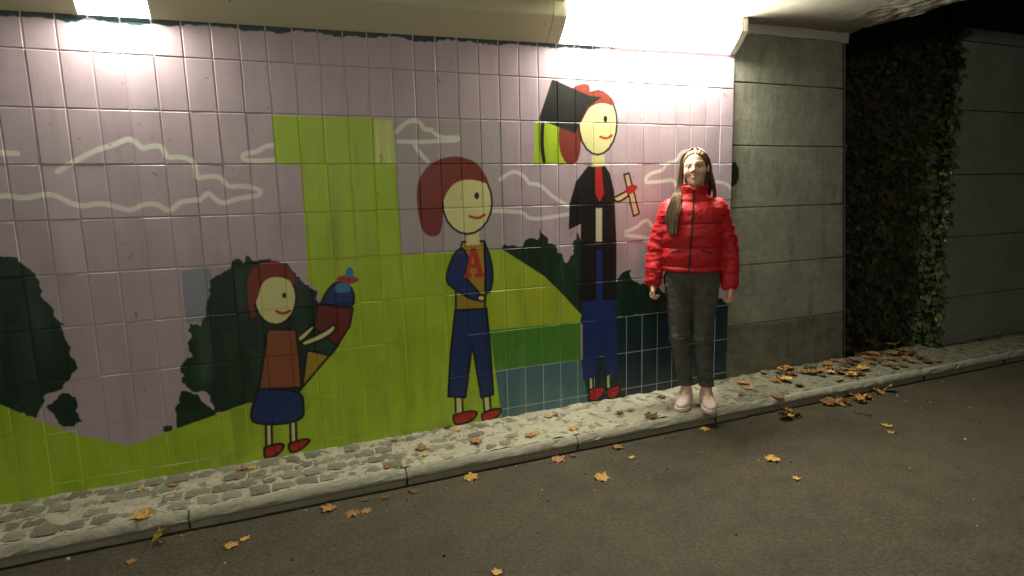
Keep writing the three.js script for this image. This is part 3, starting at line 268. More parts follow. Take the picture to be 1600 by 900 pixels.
{
  const glaze = dataTex(512, 512, (u, v) => 0.42 + 0.10 * tf(u, v, 5, 4, 200) + 0.07 * (rnd() - 0.5));
  const wave = dataTex(512, 512, (u, v) => 0.5 + 0.35 * tf(u, v, 7, 3, 220) + 0.10 * (rnd() - 0.5));
  const secs = [[-9 * TW, WXM], [WXM, 28 * TW]].map(([a, b]) => ({ a, b, m: mat({ map: paintWall(a, b - a, 2.46), roughness: 1, roughnessMap: glaze, bumpMap: wave, bumpScale: 0.0016 }) }));
  const plainLeft = mat({ color: new THREE.Color('#b8a7b5'), roughness: 0.5 });
  const jt = 0.0030, bv = 0.0024;
  const tileGeo = (x0, x1, y0, y1, sec) => {
    const f = [], tz = 0.0012 * (rnd() - 0.5), tx = 0.0016 * (rnd() - 0.5), ty = 0.0016 * (rnd() - 0.5);
    const ring = (ins, z, tilt) => [[x0 + ins, y0 + ins], [x1 - ins, y0 + ins], [x1 - ins, y1 - ins], [x0 + ins, y1 - ins]].map(([x, y], i) => [x, y, z + (tilt ? tz + tx * (i === 1 || i === 2 ? 1 : -1) + ty * (i > 1 ? 1 : -1) : 0)]);
    const A = ring(bv, 0, 1), B = ring(0, -0.0018, 1), D = ring(0, -0.014, 0);
    const quad = (a, b, c, d) => f.push(a, b, c, a, c, d);
    quad(...A);
    for (let i = 0; i < 4; i++) { const j = (i + 1) % 4; quad(B[i], B[j], A[j], A[i]); quad(D[i], D[j], B[j], B[i]); }
    const pos = new Float32Array(f.length * 3), uv = new Float32Array(f.length * 2);
    f.forEach((q, i) => { pos.set(q, i * 3); uv[i * 2] = sec ? (q[0] - sec.a) / (sec.b - sec.a) : 0; uv[i * 2 + 1] = sec ? q[1] / 2.46 : 0; });
    const g = new THREE.BufferGeometry(); g.setAttribute('position', new THREE.BufferAttribute(pos, 3)); g.setAttribute('uv', new THREE.BufferAttribute(uv, 2)); g.computeVertexNormals(); return g;
  };
  const rest = [[], [], []];
  for (let c = -31; c < 28; c++) for (let r = 0; r <= 9; r++) {
    const x0 = c * TW + jt, x1 = Math.min((c + 1) * TW - jt, WX1), y1 = r === 0 ? 2.42 + 0.0175 * 0 : rowY(r) - jt, y0 = r === 9 ? -0.02 : rowY(r + 1) + jt;
    const k = c < -9 ? -1 : c < 12 ? 0 : 1, g = tileGeo(x0, x1, y0, y1, secs[k]);
    if (c >= -5 && r < 9) mesh('tile', g, secs[k].m, tiledWall); else rest[k < 0 ? 2 : k].push(g);
  }
  rest.forEach((l, k) => mesh('cut_tiles', mergeGeometries(l), k < 2 ? secs[k].m : plainLeft, tiledWall, 'stuff'));
  // painted-over grout a little behind the tile faces
  for (const [k, [a, b]] of [[-9 * TW, WXM], [WXM, WX1]].entries()) {
    const g = new THREE.PlaneGeometry(b - a, 2.46); g.translate((a + b) / 2, 1.23, -0.0030);
    mesh('grout', g, mat({ map: paintWall(a, b - a, 2.46, true), roughness: 0.9 }), tiledWall);
  }
  const gl = new THREE.PlaneGeometry(22 * TW, 2.46); gl.translate(-20 * TW, 1.23, -0.0030); mesh('grout', gl, mat({ color: new THREE.Color('#b7a9b6'), roughness: 0.9 }), tiledWall);
  mesh('wall_core', box(-31 * TW, WX1 - 0.002, -0.2, 2.40, -0.5, -0.015), farConc, tiledWall);
}

// ---------------------------------------------------------------- bare concrete end of the wall
const concreteWall = group('concrete_wall');
tag(concreteWall, 'bare grey concrete wall end in wide courses beside the painted tiles', 'wall');
{
  const W = 1.5, H = 2.6, PXc = 400, [c, g] = canvas(W * PXc, H * PXc);
  const id = g.createImageData(c.width, c.height);
  for (let y = 0; y < c.height; y++) for (let x = 0; x < c.width; x++) {
    const u = x / PXc, v = y / PXc;
    let k = 140 + 15 * fbm2(u * 2.2, v * 2.2, 4) + 12 * fbm2(u * 9, v * 9, 3) + 14 * (rnd() - 0.5);
    const h = n2(u * 26, v * 26); if (h > 0.80) k -= 46 * (h - 0.78) * 5;
    const band = fbm2(u * 3, v * 30, 3); k += 7 * band;
    const st = fbm2(u * 7, v * 1.1 + 5, 4); if (st > 0.22) k -= 40 * (st - 0.22);
    if (2.6 - v < 0.39) { k -= 30 + 14 * fbm2(u * 4, v * 5, 3); }        // lowest course is an older, browner mix
    const warm = 2.6 - v < 0.39 ? 0.93 : 0.97;
    const i = (y * c.width + x) * 4; id.data[i] = k * 0.985; id.data[i + 1] = k; id.data[i + 2] = k * warm * 0.94; id.data[i + 3] = 255;
  }
  g.putImageData(id, 0, 0);
  // black sprayed dot at the edge of the tiles
  for (let i = 0; i < 260; i++) { const a = rnd() * 6.283, q = Math.pow(rnd(), 0.5); g.fillStyle = 'rgba(14,14,13,0.22)'; g.beginPath(); g.arc((0.028 + 0.036 * q * Math.cos(a)) * PXc, (H - 1.505 + 0.072 * q * Math.sin(a)) * PXc, 5 + 4 * rnd(), 0, 7); g.fill(); }
  for (let i = 0; i < 26; i++) { g.fillStyle = 'rgba(30,28,24,0.5)'; g.beginPath(); g.arc(rnd() * c.width, rnd() * c.height, 1 + 2.5 * rnd(), 0, 7); g.fill(); }
  const t = new THREE.CanvasTexture(c); t.colorSpace = THREE.SRGBColorSpace; t.magFilter = THREE.LinearFilter;
  const cm = mat({ map: t, bumpMap: concBump, bumpScale: 0.004, roughness: 0.9 });
  const XL = WX1 + 0.003, edge = (y) => 4.795 - 0.0767 * y;
  const ys = [-0.05, 0.396, 0.845, 1.266, 1.705, 2.139, 2.52];
  for (let i = 0; i < 6; i++) {
    const a = ys[i] + 0.004, b = ys[i + 1] - 0.004, s = new THREE.Shape([[XL, a], [edge(a) - 0.055, a], [edge(b) - 0.055, b], [XL, b]].map(([x, y]) => new THREE.Vector2(x, y)));
    const e = new THREE.ExtrudeGeometry(s, { depth: 0.3, bevelEnabled: true, bevelSize: 0.003, bevelThickness: 0.004, bevelSegments: 1, bevelOffset: -0.003 }); e.translate(0, 0, -0.32);
    const p = e.attributes.position, uv = e.attributes.uv;
    for (let j = 0; j < p.count; j++) uv.setXY(j, (p.getX(j) - XL) / W, p.getY(j) / H);
    mesh('concrete_course', e, cm, concreteWall);
  }
  // chamfered corner strip that leans with the end of the wall
  const pos = [], q = (A, B, C, D) => pos.push(...A, ...B, ...C, ...A, ...C, ...D), n = 12;
  for (let i = 0; i < n; i++) {
    const y0 = lerp(-0.05, 2.52, i / n), y1 = lerp(-0.05, 2.52, (i + 1) / n), P = (y, dx, z) => [edge(y) - 0.055 + dx + 0.004 * n2(y * 8, dx * 30), y, z];
    q(P(y0, 0.004, -0.013), P(y0, 0.055, -0.038), P(y1, 0.055, -0.038), P(y1, 0.004, -0.013)); q(P(y0, 0.055, -0.038), P(y0, 0.05, -0.5), P(y1, 0.05, -0.5), P(y1, 0.055, -0.038));
  }
  const sg = new THREE.BufferGeometry(); sg.setAttribute('position', new THREE.Float32BufferAttribute(pos, 3)); sg.computeVertexNormals();
  const su = []; for (let i = 0; i < pos.length; i += 3) su.push((pos[i] - XL + pos[i + 2]) / W, pos[i + 1] / H); sg.setAttribute('uv', new THREE.Float32BufferAttribute(su, 2));
  mesh('corner_chamfer', sg, cm, concreteWall);
  mesh('joint_backing', box(XL + 0.01, 4.53, -0.05, 2.5, -0.3, -0.03), mat({ color: rgb(0.22, 0.22, 0.19), roughness: 1 }), concreteWall);
  // pale strip of mortar packed under the roof slab
  const ms = new THREE.Shape(); ms.moveTo(XL, 2.535); for (let i = 0; i <= 30; i++) { const x = lerp(XL, 4.59, i / 30); ms.lineTo(x, 2.462 + (x - XL) * 0.012 + 0.006 * n2(x * 14, 9) + (x > 4.45 ? -0.01 : 0)); } ms.lineTo(4.59, 2.56);
  const mg = new THREE.ExtrudeGeometry(ms, { depth: 0.02, bevelEnabled: false }); mg.translate(0, 0, -0.018); mesh('mortar_band', mg, mat({ color: rgb(0.50, 0.50, 0.45), bumpMap: concBump, bumpScale: 0.003, roughness: 0.95 }), concreteWall);
}

// ---------------------------------------------------------------- tube-light housings in the corner of wall and roof
function lampHousing(label, { flip, z, x0, end, lenses, power, glow }) {
  // profile (z out from wall, y above the roof underside), local to the roof's fall
  const t = group('light_housing', [PIV[0], PIV[1], z]); t.rotation.z = TILT; const sg = flip ? -1 : 1;
  tag(t, label, 'lamp');
  const arc = []; for (let i = 0; i <= 5; i++) { const a = (i / 5) * 0.85; arc.push([0.092 + 0.028 * Math.cos(a), -0.078 - 0.028 * Math.sin(a)]); }
  const outer = [[0.119, 0.0], ...arc, [0.075, -0.145], [0.03, -0.19], [0.004, -0.212]];
  const strip = (xa, xb, grow, segs = 1) => {
    const pos = [], idx = [], prof = [...outer.map(([a, b]) => [a + grow, b - grow * 0.8]), [0.004, -0.212 + 0.012], [0.004, 0.0]], m = prof.length;
    for (const x of [xa, xb]) prof.forEach(([pz, py]) => pos.push(x, py, sg * pz));
    for (let j = 0; j < m - 1; j++) idx.push(j, m + j, j + 1, m + j, m + j + 1, j + 1);
    const g0 = new THREE.BufferGeometry(); g0.setAttribute('position', new THREE.Float32BufferAttribute(pos, 3)); g0.setIndex(idx);
    const caps = new THREE.ShapeGeometry(new THREE.Shape(prof.map(([pz, py]) => new THREE.Vector2(pz, py))));
    const capA = caps.clone(); capA.deleteAttribute('uv'); capA.deleteAttribute('normal'); const capB = capA.clone();
    for (const [c, x] of [[capA, xa], [capB, xb]]) { const p = c.attributes.position; for (let i = 0; i < p.count; i++) { const pz = p.getX(i), py = p.getY(i); p.setXYZ(i, x, py, sg * pz); } }
    const out = toCreasedNormals(mergeGeometries([g0.toNonIndexed(), capA.toNonIndexed(), capB.toNonIndexed()]), 0.45); metreUV(out, 0, 1, 1); return out;
  };
  const cover = new THREE.MeshPhysicalMaterial({ color: new THREE.Color('#c9c5ab'), roughness: 0.42, bumpMap: grainTex, bumpScale: 0.0003 });
  const lensM = mat({ color: rgb(0.85, 0.85, 0.82), roughness: 0.4, emissive: rgb(...LAMP), emissiveIntensity: glow });
  const L = (x) => x - PIV[0];
  let x = x0;
  for (const [a, b] of lenses) {
    if (a > x) { for (let s = x; s < a - 0.01;) { const e = Math.min(a, s + 2.05); mesh('cover', strip(L(s) + 0.0015, L(e) - 0.0015, 0), cover, t); s = e; } }
    mesh('lens', strip(L(a), L(b), -0.004), lensM, t);
    for (const s of [a, b]) mesh('lens_clip', strip(L(s) - 0.012, L(s) + 0.012, 0.0015), cover, t);
    const put = (w, h, py, pz, ny, nz, k) => {
      const r = new THREE.RectAreaLight(rgb(...LAMP), power * k, w, h); r.name = 'tube_light'; r.castShadow = true;
      r.position.set(L((a + b) / 2), py + ny * 0.006, sg * (pz + nz * 0.006)); t.add(r); r.updateWorldMatrix(true, false);
      r.lookAt(t.localToWorld(V(r.position.x, r.position.y + ny, r.position.z + sg * nz)));
    };
    put(b - a - 0.03, 0.135, -0.156, 0.061, -0.70, 0.71, 1);
    put(b - a - 0.03, 0.075, -0.042, 0.119, 0.0, 1, 0.45);
    x = b;
  }
  if (x < end) mesh('cover', strip(L(x) + 0.0015, L(end) - 0.03, 0), cover, t);
  mesh('end_cap', strip(L(end) - 0.03, L(end), 0.003), mat({ color: rgb(0.78, 0.78, 0.74), roughness: 0.4 }), t);
  for (const s of [2.02, 0.35]) if (!flip) { const b = new THREE.SphereGeometry(0.004, 8, 6); b.translate(L(s), -0.13, 0.094); mesh('screw', b, mat({ color: 0x4a4a44, metalness: 0.6, roughness: 0.5 }), t); }
  return t;
}
lampHousing('long cream light housing with lit tube lens above the painted tile wall', { z: 0.002, x0: -4, end: 3.50, lenses: [[-0.30, 0.012], [2.135, 3.465]], power: LAMP_LIGHT, glow: LAMP_GLOW });
lampHousing('light housing along the plain concrete wall across the road', { z: 5.98, flip: true, x0: -4, end: 4.4, lenses: [[-2.2, -0.85], [0.9, 2.25]], power: FAR_LIGHT, glow: LAMP_GLOW });
const acrossWall = mesh('concrete_wall', (() => { const g = box(-8, 4.6, -0.3, 2.53, 6.0, 6.4); return metreUV(g, 0, 1, 0.5); })(), farConc);
tag(acrossWall, 'plain concrete wall on the far side of the road', 'wall');

// ---------------------------------------------------------------- outside: ivy bank and a further concrete wall
{
  const X0 = 4.6, X1 = 10, n = 60, m = 44, pos = [], idx = [];
  const bank = (x, y) => lerp(-0.72 - 0.10 * y + 0.14 * fbm2(x * 1.6, y * 1.6, 4), x < 5.8 ? 0.03 + 0.02 * n2(x * 5, y * 5) : -0.3, sstep(x, 5.3, 5.78));
  for (let i = 0; i <= n; i++) for (let j = 0; j <= m; j++) { const x = lerp(X0, X1, i / n), y = lerp(-0.15, 4.2, j / m); pos.push(x, y, bank(x, y)); }
  for (let i = 0; i < n; i++) for (let j = 0; j < m; j++) { const a = i * (m + 1) + j, b = a + m + 1; idx.push(a, b, a + 1, b, b + 1, a + 1); }
  const g = new THREE.BufferGeometry(); g.setAttribute('position', new THREE.Float32BufferAttribute(pos, 3)); g.setIndex(idx); g.computeVertexNormals();
  mesh('embankment', g, mat({ color: rgb(0.075, 0.06, 0.04), roughness: 1 }), scene, 'structure');
  const sh = new THREE.Shape([[0, -0.5], [0.3, -0.42], [0.5, -0.1], [0.22, 0.05], [0.2, 0.3], [0, 0.55], [-0.2, 0.3], [-0.22, 0.05], [-0.5, -0.1], [-0.3, -0.42]].map((p) => new THREE.Vector2(...p)));
  const lg = new THREE.ShapeGeometry(sh), lp = lg.attributes.position; for (let i = 0; i < lp.count; i++) lp.setZ(i, -0.35 * Math.abs(lp.getX(i)) - 0.2 * lp.getY(i) ** 2);
  lg.computeVertexNormals();
  const N = 14000, im = new THREE.InstancedMesh(lg, mat({ color: 0xffffff, roughness: 0.55, side: THREE.DoubleSide }), N), o = new THREE.Object3D(), c = new THREE.Color();
  for (let i = 0; i < N; i++) {
    const x = lerp(X0 - 0.02, 5.78, rnd()), y = -0.05 + 3.2 * rnd(), s = 0.035 + 0.04 * rnd();
    o.position.set(x, y, bank(x, y) + 0.01 + 0.10 * rnd() ** 2); o.scale.setScalar(s);
    o.rotation.set(-0.5 + 1.1 * (rnd() - 0.5), 1.4 * (rnd() - 0.5), Math.PI + 2.2 * (rnd() - 0.5)); o.updateMatrix(); im.setMatrixAt(i, o.matrix);
    const yel = rnd() < 0.03 + 0.08 * sstep(n2(x * 1.5, y * 1.5), 0.1, 0.7), k = 0.6 + 0.8 * rnd();
    if (yel) c.setRGB(0.14 * k, 0.11 * k, 0.03 * k); else c.setRGB(0.035 * k, 0.055 * k, 0.02 * k);
    im.setColorAt(i, c);
  }
  im.name = 'ivy'; im.castShadow = im.receiveShadow = true; im.userData.kind = 'stuff'; tag(im, 'dark ivy covering the bank past the end of the wall', 'ivy'); scene.add(im);
}
{
  const t = group('retaining_wall', [5.80, 0, 0.06]); tag(t, 'dim concrete retaining wall standing beyond the dark ivy', 'wall');
  const rm = mat({ map: concCol(0.575, [0.985, 1, 0.94], 150), bumpMap: concBump, bumpScale: 0.004, roughness: 0.9 }), ys = [-0.1, 0.42, 0.95, 1.48, 2.01, 2.56];
  for (let i = 0; i < 5; i++) { const g = box(0.01 * rnd(), 5, ys[i] + 0.004, ys[i + 1] - 0.004, -0.2, 0); mesh('concrete_course', metreUV(g, 0, 1, 0.5), rm, t); }
  mesh('coping', metreUV(box(0, 5, 2.564, 2.66, -0.2, 0.004), 0, 1, 0.5), rm, t);
}

// ---------------------------------------------------------------- fallen leaves
{
  const LEAF = [[-0.177,0.429,0.104,0,0],[0.183,0.708,0.066,0,1],[0.232,0.672,0.039,0,1],[-0.197,0.661,0.048,1,1],[-0.244,0.139,0.038,0,0],[-0.096,0.15,0.057,1,0],[0.211,0.09,0.067,1,0],[0.264,0.099,0.047,0,0],[0.608,0.554,0.086,1,1],[0.704,0.651,0.079,1,1],[0.762,0.659,0.055,1,1],[0.777,0.544,0.032,2,1],[0.875,0.555,0.051,2,1],[1.024,0.559,0.065,2,1],[1.02,0.08,0.044,2,0],[1.129,0.251,0.079,1,0],[1.131,0.346,0.049,0,0],[0.919,0.402,0.047,1,0],[1.357,0.004,0.063,2,0],[1.401,0.071,0.054,0,0],[1.449,0.287,0.095,1,0],[1.987,0.108,0.065,0,0],[2.032,0.117,0.049,2,0],[1.758,0.343,0.06,1,0],[1.803,0.333,0.06,0,0],[2.035,0.369,0.069,0,0],[1.836,0.501,0.087,1,1],[1.945,0.496,0.051,2,1],[2.224,0.521,0.075,1,1],[2.228,0.689,0.043,0,1],[1.944,0.839,0.093,0,1],[2.425,0.26,0.057,2,0],[2.505,0.261,0.041,2,0],[2.558,0.402,0.104,2,0],[2.848,0.124,0.07,2,0],[2.615,0.54,0.039,2,1],[2.861,0.534,0.064,0,1],[2.909,1.042,0.092,0,1],[2.842,1.264,0.036,0,1],[3.898,0.982,0.072,0,1],[3.824,1.06,0.05,0,1],[1.162,1.361,0.05,0,1],[1.327,0.531,0.095,0,1],[-0.117,0.483,0.08,0,1],[3.54,0.471,0.095,1,0],[3.496,0.451,0.061,2,1],[3.55,0.143,0.102,1,0],[3.485,0.243,0.081,1,0],[3.793,0.197,0.122,1,0],[4.198,0.387,0.084,1,0],[4.514,0.331,0.097,0,1],[4.346,0.374,0.076,1,0],[3.948,0.742,0.059,2,1],[3.964,0.803,0.042,2,1],[3.984,0.608,0.07,0,1],[3.354,0.333,0.053,2,0]];
  const veined = dataTex(128, 128, (u, v) => { const k = 0.8 + 0.3 * tf(u, v, 5, 3, 300) + 0.12 * (rnd() - 0.5), a = Math.atan2(v - 0.4, u - 0.5), r = Math.hypot(u - 0.5, v - 0.4); const vein = Math.abs(Math.sin(a * 2.5 + 0.3)) < 0.05 + 0.01 / (r + 0.05) ? 0.16 : 0; return [k + vein, k * 0.98 + vein, k * 0.9 + vein * 0.6]; }, true);
  const cols = [[0.60, 0.38, 0.09], [0.36, 0.18, 0.06], [0.12, 0.065, 0.03]];
  const mats = cols.map((c) => [0.85, 1.1].map((k) => new THREE.MeshPhysicalMaterial({ map: veined, color: rgb(c[0] * k, c[1] * k, c[2] * k), roughness: 0.75, side: THREE.DoubleSide })));
  const geos = [];
  for (let q = 0; q < 8; q++) {
    const spokes = 44, rings = 4, pos = [0, 0, 0], uv = [0.5, 0.4], idx = [], curl = 0.08 + 0.5 * rnd(), ca = rnd() * 6.28;
    for (let j = 1; j <= rings; j++) for (let i = 0; i < spokes; i++) {
      const a = (i / spokes) * 6.2832, up = a - Math.PI / 2, ang = Math.atan2(Math.sin(up), Math.cos(up));
      let r = 0.33;
      for (const [ca2, len, w] of [[0, 0.56, 0.27], [0.95, 0.50, 0.27], [-0.95, 0.50, 0.27], [1.95, 0.38, 0.28], [-1.95, 0.38, 0.28]]) { const d = Math.abs(Math.atan2(Math.sin(ang - ca2), Math.cos(ang - ca2))); r = Math.max(r, 0.24 + (len - 0.24) * Math.max(0, 1 - d / (w * 1.9))); }
      r *= 1 - 0.35 * Math.max(0, 1 - Math.abs(Math.abs(ang) - Math.PI) / 0.4);
      r *= 1 + 0.10 * Math.sin(i * 2.9 + q) * (j / rings);
      const rr = (r * j) / rings, x = rr * Math.cos(a), y = rr * Math.sin(a), t = x * Math.cos(ca) + y * Math.sin(ca);
      pos.push(x, 0.02 + curl * (t * t * 0.9 + 0.25 * rr * rr) + 0.09 * n3(x * 4 + q * 5, y * 4, q) * (0.3 + rr * 1.6), -y); uv.push(0.5 + x, 0.4 + y);
    }
    for (let i = 0; i < spokes; i++) { const b = (i + 1) % spokes; idx.push(0, 1 + i, 1 + b); for (let j = 0; j < rings - 1; j++) { const A = 1 + j * spokes + i, B = 1 + j * spokes + b; idx.push(A, A + spokes, B, B, A + spokes, B + spokes); } }
    let lo = 1e9; for (let i = 1; i < pos.length; i += 3) lo = Math.min(lo, pos[i]); for (let i = 1; i < pos.length; i += 3) pos[i] -= lo;
    const g = new THREE.BufferGeometry(); g.setAttribute('position', new THREE.Float32BufferAttribute(pos, 3)); g.setAttribute('uv', new THREE.Float32BufferAttribute(uv, 2)); g.setIndex(idx); g.computeVertexNormals();
    const st = tube([[0, 0.02, 0.1], [0.03, 0.03, 0.35], [0.08 * (rnd() - 0.5), 0.05, 0.62]], 0.013, 6, 4); const merged = mergeGeometries([g, st]);
    geos.push(merged);
  }
  const where = ['on the pavement below the painted wall', 'on the road by the kerb'], what = ['yellow', 'orange brown', 'dark brown'], whatg = ['yellow leaves', 'orange brown leaves', 'dark brown leaves'];
  const leaf = (x, y, z, size, k, loc, tip = 0) => {
    const m = mesh('fallen_leaf', geos[Math.floor(rnd() * 8)], mats[k][Math.floor(rnd() * 2)]);
    m.position.set(x, y, z); m.scale.setScalar(size); m.rotation.set(tip, rnd() * 6.28, 0.25 * (rnd() - 0.5) * (tip ? 2 : 1), 'YXZ');
    tag(m, `${what[k]} curled maple leaf lying ${loc}`, 'leaf', `${whatg[k]} ${loc}`);
  };
  for (const [x, z, s, k, lev] of LEAF) {
    const onRoad = lev === 1, zz = onRoad ? Math.max(z, 0.515 + s * 0.3) : z;
    const lv = onRoad && z < 0.49;
    leaf(x, onRoad ? (lv ? ROAD + 0.03 : ROAD + 0.001) : 0.002, zz, clamp(s * 1.12, 0.05, 0.13), k, where[lev], lv ? 0.7 : 0);
  }
  {
    const gg = new THREE.IcosahedronGeometry(1, 0), N = 170, im = new THREE.InstancedMesh(gg, mat({ roughness: 0.95 }), N), o = new THREE.Object3D(), c = new THREE.Color();
    for (let i = 0; i < N; i++) { o.position.set(-1 + 6.5 * rnd(), ROAD + 0.003, 0.51 + 2.2 * rnd() ** 1.6); o.rotation.set(rnd() * 6, rnd() * 6, rnd() * 6); o.scale.set(0.003 + 0.007 * rnd() ** 2, 0.002 + 0.003 * rnd(), 0.003 + 0.008 * rnd() ** 2); o.updateMatrix(); im.setMatrixAt(i, o.matrix); const k = rnd() < 0.4 ? 0.35 : 0.05; c.setRGB(k, k * 0.85, k * 0.65); im.setColorAt(i, c); }
    im.name = 'grit'; im.userData.kind = 'stuff'; im.castShadow = im.receiveShadow = true; tag(im, 'small grit and leaf crumbs scattered over the asphalt', 'grit'); scene.add(im);
  }
  const drift = 'in the drift at the end of the pavement', heap = 'in the heap against the kerb';
  for (let i = 0; i < 74; i++) {                                // litter blown to the end of the pavement, under the ivy
    const x = 3.75 + 1.6 * rnd() ** 0.8, z = lerp(0.015, 0.40, rnd() ** 1.5);
    leaf(x, 0.004 + 0.02 * rnd(), z, 0.07 + 0.05 * rnd(), rnd() < 0.10 ? 0 : rnd() < 0.55 ? 1 : 2, drift);
  }
  for (let i = 0; i < 30; i++) { const x = 4.84 + 0.8 * rnd(), z = -0.5 + 0.48 * rnd(); leaf(x, 0.005 + 0.05 * rnd(), z, 0.08 + 0.04 * rnd(), rnd() < 0.5 ? 1 : 2, drift, 0.5 * rnd()); }
  for (const [cx, cz, n, sp] of [[3.50, 0.60, 9, 0.10], [3.95, 0.56, 6, 0.12], [4.28, 0.57, 8, 0.18]])
    for (let i = 0; i < n; i++) leaf(cx + sp * (rnd() + rnd() - 1), ROAD + 0.002 + 0.035 * rnd() * (n > 8 ? 1 : 0.3), Math.max(0.55, cz + 0.6 * sp * (rnd() + rnd() - 1)), 0.08 + 0.045 * rnd(), rnd() < 0.1 ? 0 : rnd() < 0.6 ? 1 : 2, heap, 0.6 * rnd());
}

// ---------------------------------------------------------------- the person
const smin = (a, b, k) => { const h = Math.max(k - Math.abs(a - b), 0) / k; return Math.min(a, b) - h * h * k * 0.25; };
const smax = (a, b, k) => -smin(-a, -b, k);
function cone(x, y, z, a, b, ra, rb) {                          // tapered capsule
  const bx = b[0] - a[0], by = b[1] - a[1], bz = b[2] - a[2], px = x - a[0], py = y - a[1], pz = z - a[2];
  const t = clamp((px * bx + py * by + pz * bz) / (bx * bx + by * by + bz * bz), 0, 1), dx = px - bx * t, dy = py - by * t, dz = pz - bz * t;
  return Math.sqrt(dx * dx + dy * dy + dz * dz) - (ra + (rb - ra) * t);
}
function ell(x, y, z, c, r) {
  const px = (x - c[0]) / r[0], py = (y - c[1]) / r[1], pz = (z - c[2]) / r[2], k0 = Math.sqrt(px * px + py * py + pz * pz);
  const qx = px / r[0], qy = py / r[1], qz = pz / r[2], k1 = Math.sqrt(qx * qx + qy * qy + qz * qz);
  return k1 < 1e-9 ? -Math.min(...r) : (k0 * (k0 - 1)) / k1;
}
function nets(sdf, lo, hi, cell, colour) {                      // naive surface nets, vertices pulled onto the surface
  const nx = Math.ceil((hi[0] - lo[0]) / cell) + 1, ny = Math.ceil((hi[1] - lo[1]) / cell) + 1, nz = Math.ceil((hi[2] - lo[2]) / cell) + 1;
  const F = new Float32Array(nx * ny * nz), at = (i, j, k) => (k * ny + j) * nx + i;
  for (let k = 0; k < nz; k++) for (let j = 0; j < ny; j++) for (let i = 0; i < nx; i++) F[at(i, j, k)] = sdf(lo[0] + i * cell, lo[1] + j * cell, lo[2] + k * cell);
  const id = new Int32Array(nx * ny * nz).fill(-1), pos = [], idx = [], nor = [], col = [];
  const grad = (x, y, z) => { const e = cell * 0.35, g = [sdf(x + e, y, z) - sdf(x - e, y, z), sdf(x, y + e, z) - sdf(x, y - e, z), sdf(x, y, z + e) - sdf(x, y, z - e)], l = Math.hypot(...g) || 1; return [g[0] / l, g[1] / l, g[2] / l]; };
  for (let k = 0; k < nz - 1; k++) for (let j = 0; j < ny - 1; j++) for (let i = 0; i < nx - 1; i++) {
    let mask = 0; const v = [];
    for (let c = 0; c < 8; c++) { const f = F[at(i + (c & 1), j + ((c >> 1) & 1), k + (c >> 2))]; v.push(f); if (f < 0) mask++; }
    if (mask === 0 || mask === 8) continue;
    let sx = 0, sy = 0, sz = 0, n = 0;
    for (let a = 0; a < 8; a++) for (const b of [a | 1, a | 2, a | 4]) if (b !== a && (v[a] < 0) !== (v[b] < 0)) {
      const t = v[a] / (v[a] - v[b]); sx += (a & 1) + t * ((b & 1) - (a & 1)); sy += ((a >> 1) & 1) + t * (((b >> 1) & 1) - ((a >> 1) & 1)); sz += (a >> 2) + t * ((b >> 2) - (a >> 2)); n++;
    }
    let x = lo[0] + (i + sx / n) * cell, y = lo[1] + (j + sy / n) * cell, z = lo[2] + (k + sz / n) * cell;
    let g = grad(x, y, z); const d = clamp(sdf(x, y, z), -cell * 0.5, cell * 0.5); x -= g[0] * d; y -= g[1] * d; z -= g[2] * d; g = grad(x, y, z);
    id[at(i, j, k)] = pos.length / 3; pos.push(x, y, z); nor.push(...g); if (colour) col.push(...colour(x, y, z, g));
  }
  for (let k = 1; k < nz - 1; k++) for (let j = 1; j < ny - 1; j++) for (let i = 1; i < nx - 1; i++) {
    const f = F[at(i, j, k)] < 0;
    for (const [d, u, w] of [[[1, 0, 0], [0, 1, 0], [0, 0, 1]], [[0, 1, 0], [0, 0, 1], [1, 0, 0]], [[0, 0, 1], [1, 0, 0], [0, 1, 0]]]) {
      if (f === F[at(i + d[0], j + d[1], k + d[2])] < 0) continue;
      const A = id[at(i, j, k)], B = id[at(i - u[0], j - u[1], k - u[2])], C = id[at(i - u[0] - w[0], j - u[1] - w[1], k - u[2] - w[2])], D = id[at(i - w[0], j - w[1], k - w[2])];
      if (A < 0 || B < 0 || C < 0 || D < 0) continue;
      if (f) idx.push(A, B, C, A, C, D); else idx.push(A, C, B, A, D, C);
    }
  }
  const g = new THREE.BufferGeometry(); g.setAttribute('position', new THREE.Float32BufferAttribute(pos, 3)); g.setAttribute('normal', new THREE.Float32BufferAttribute(nor, 3));
  if (colour) g.setAttribute('color', new THREE.Float32BufferAttribute(col, 3)); g.setIndex(idx); return g;
}
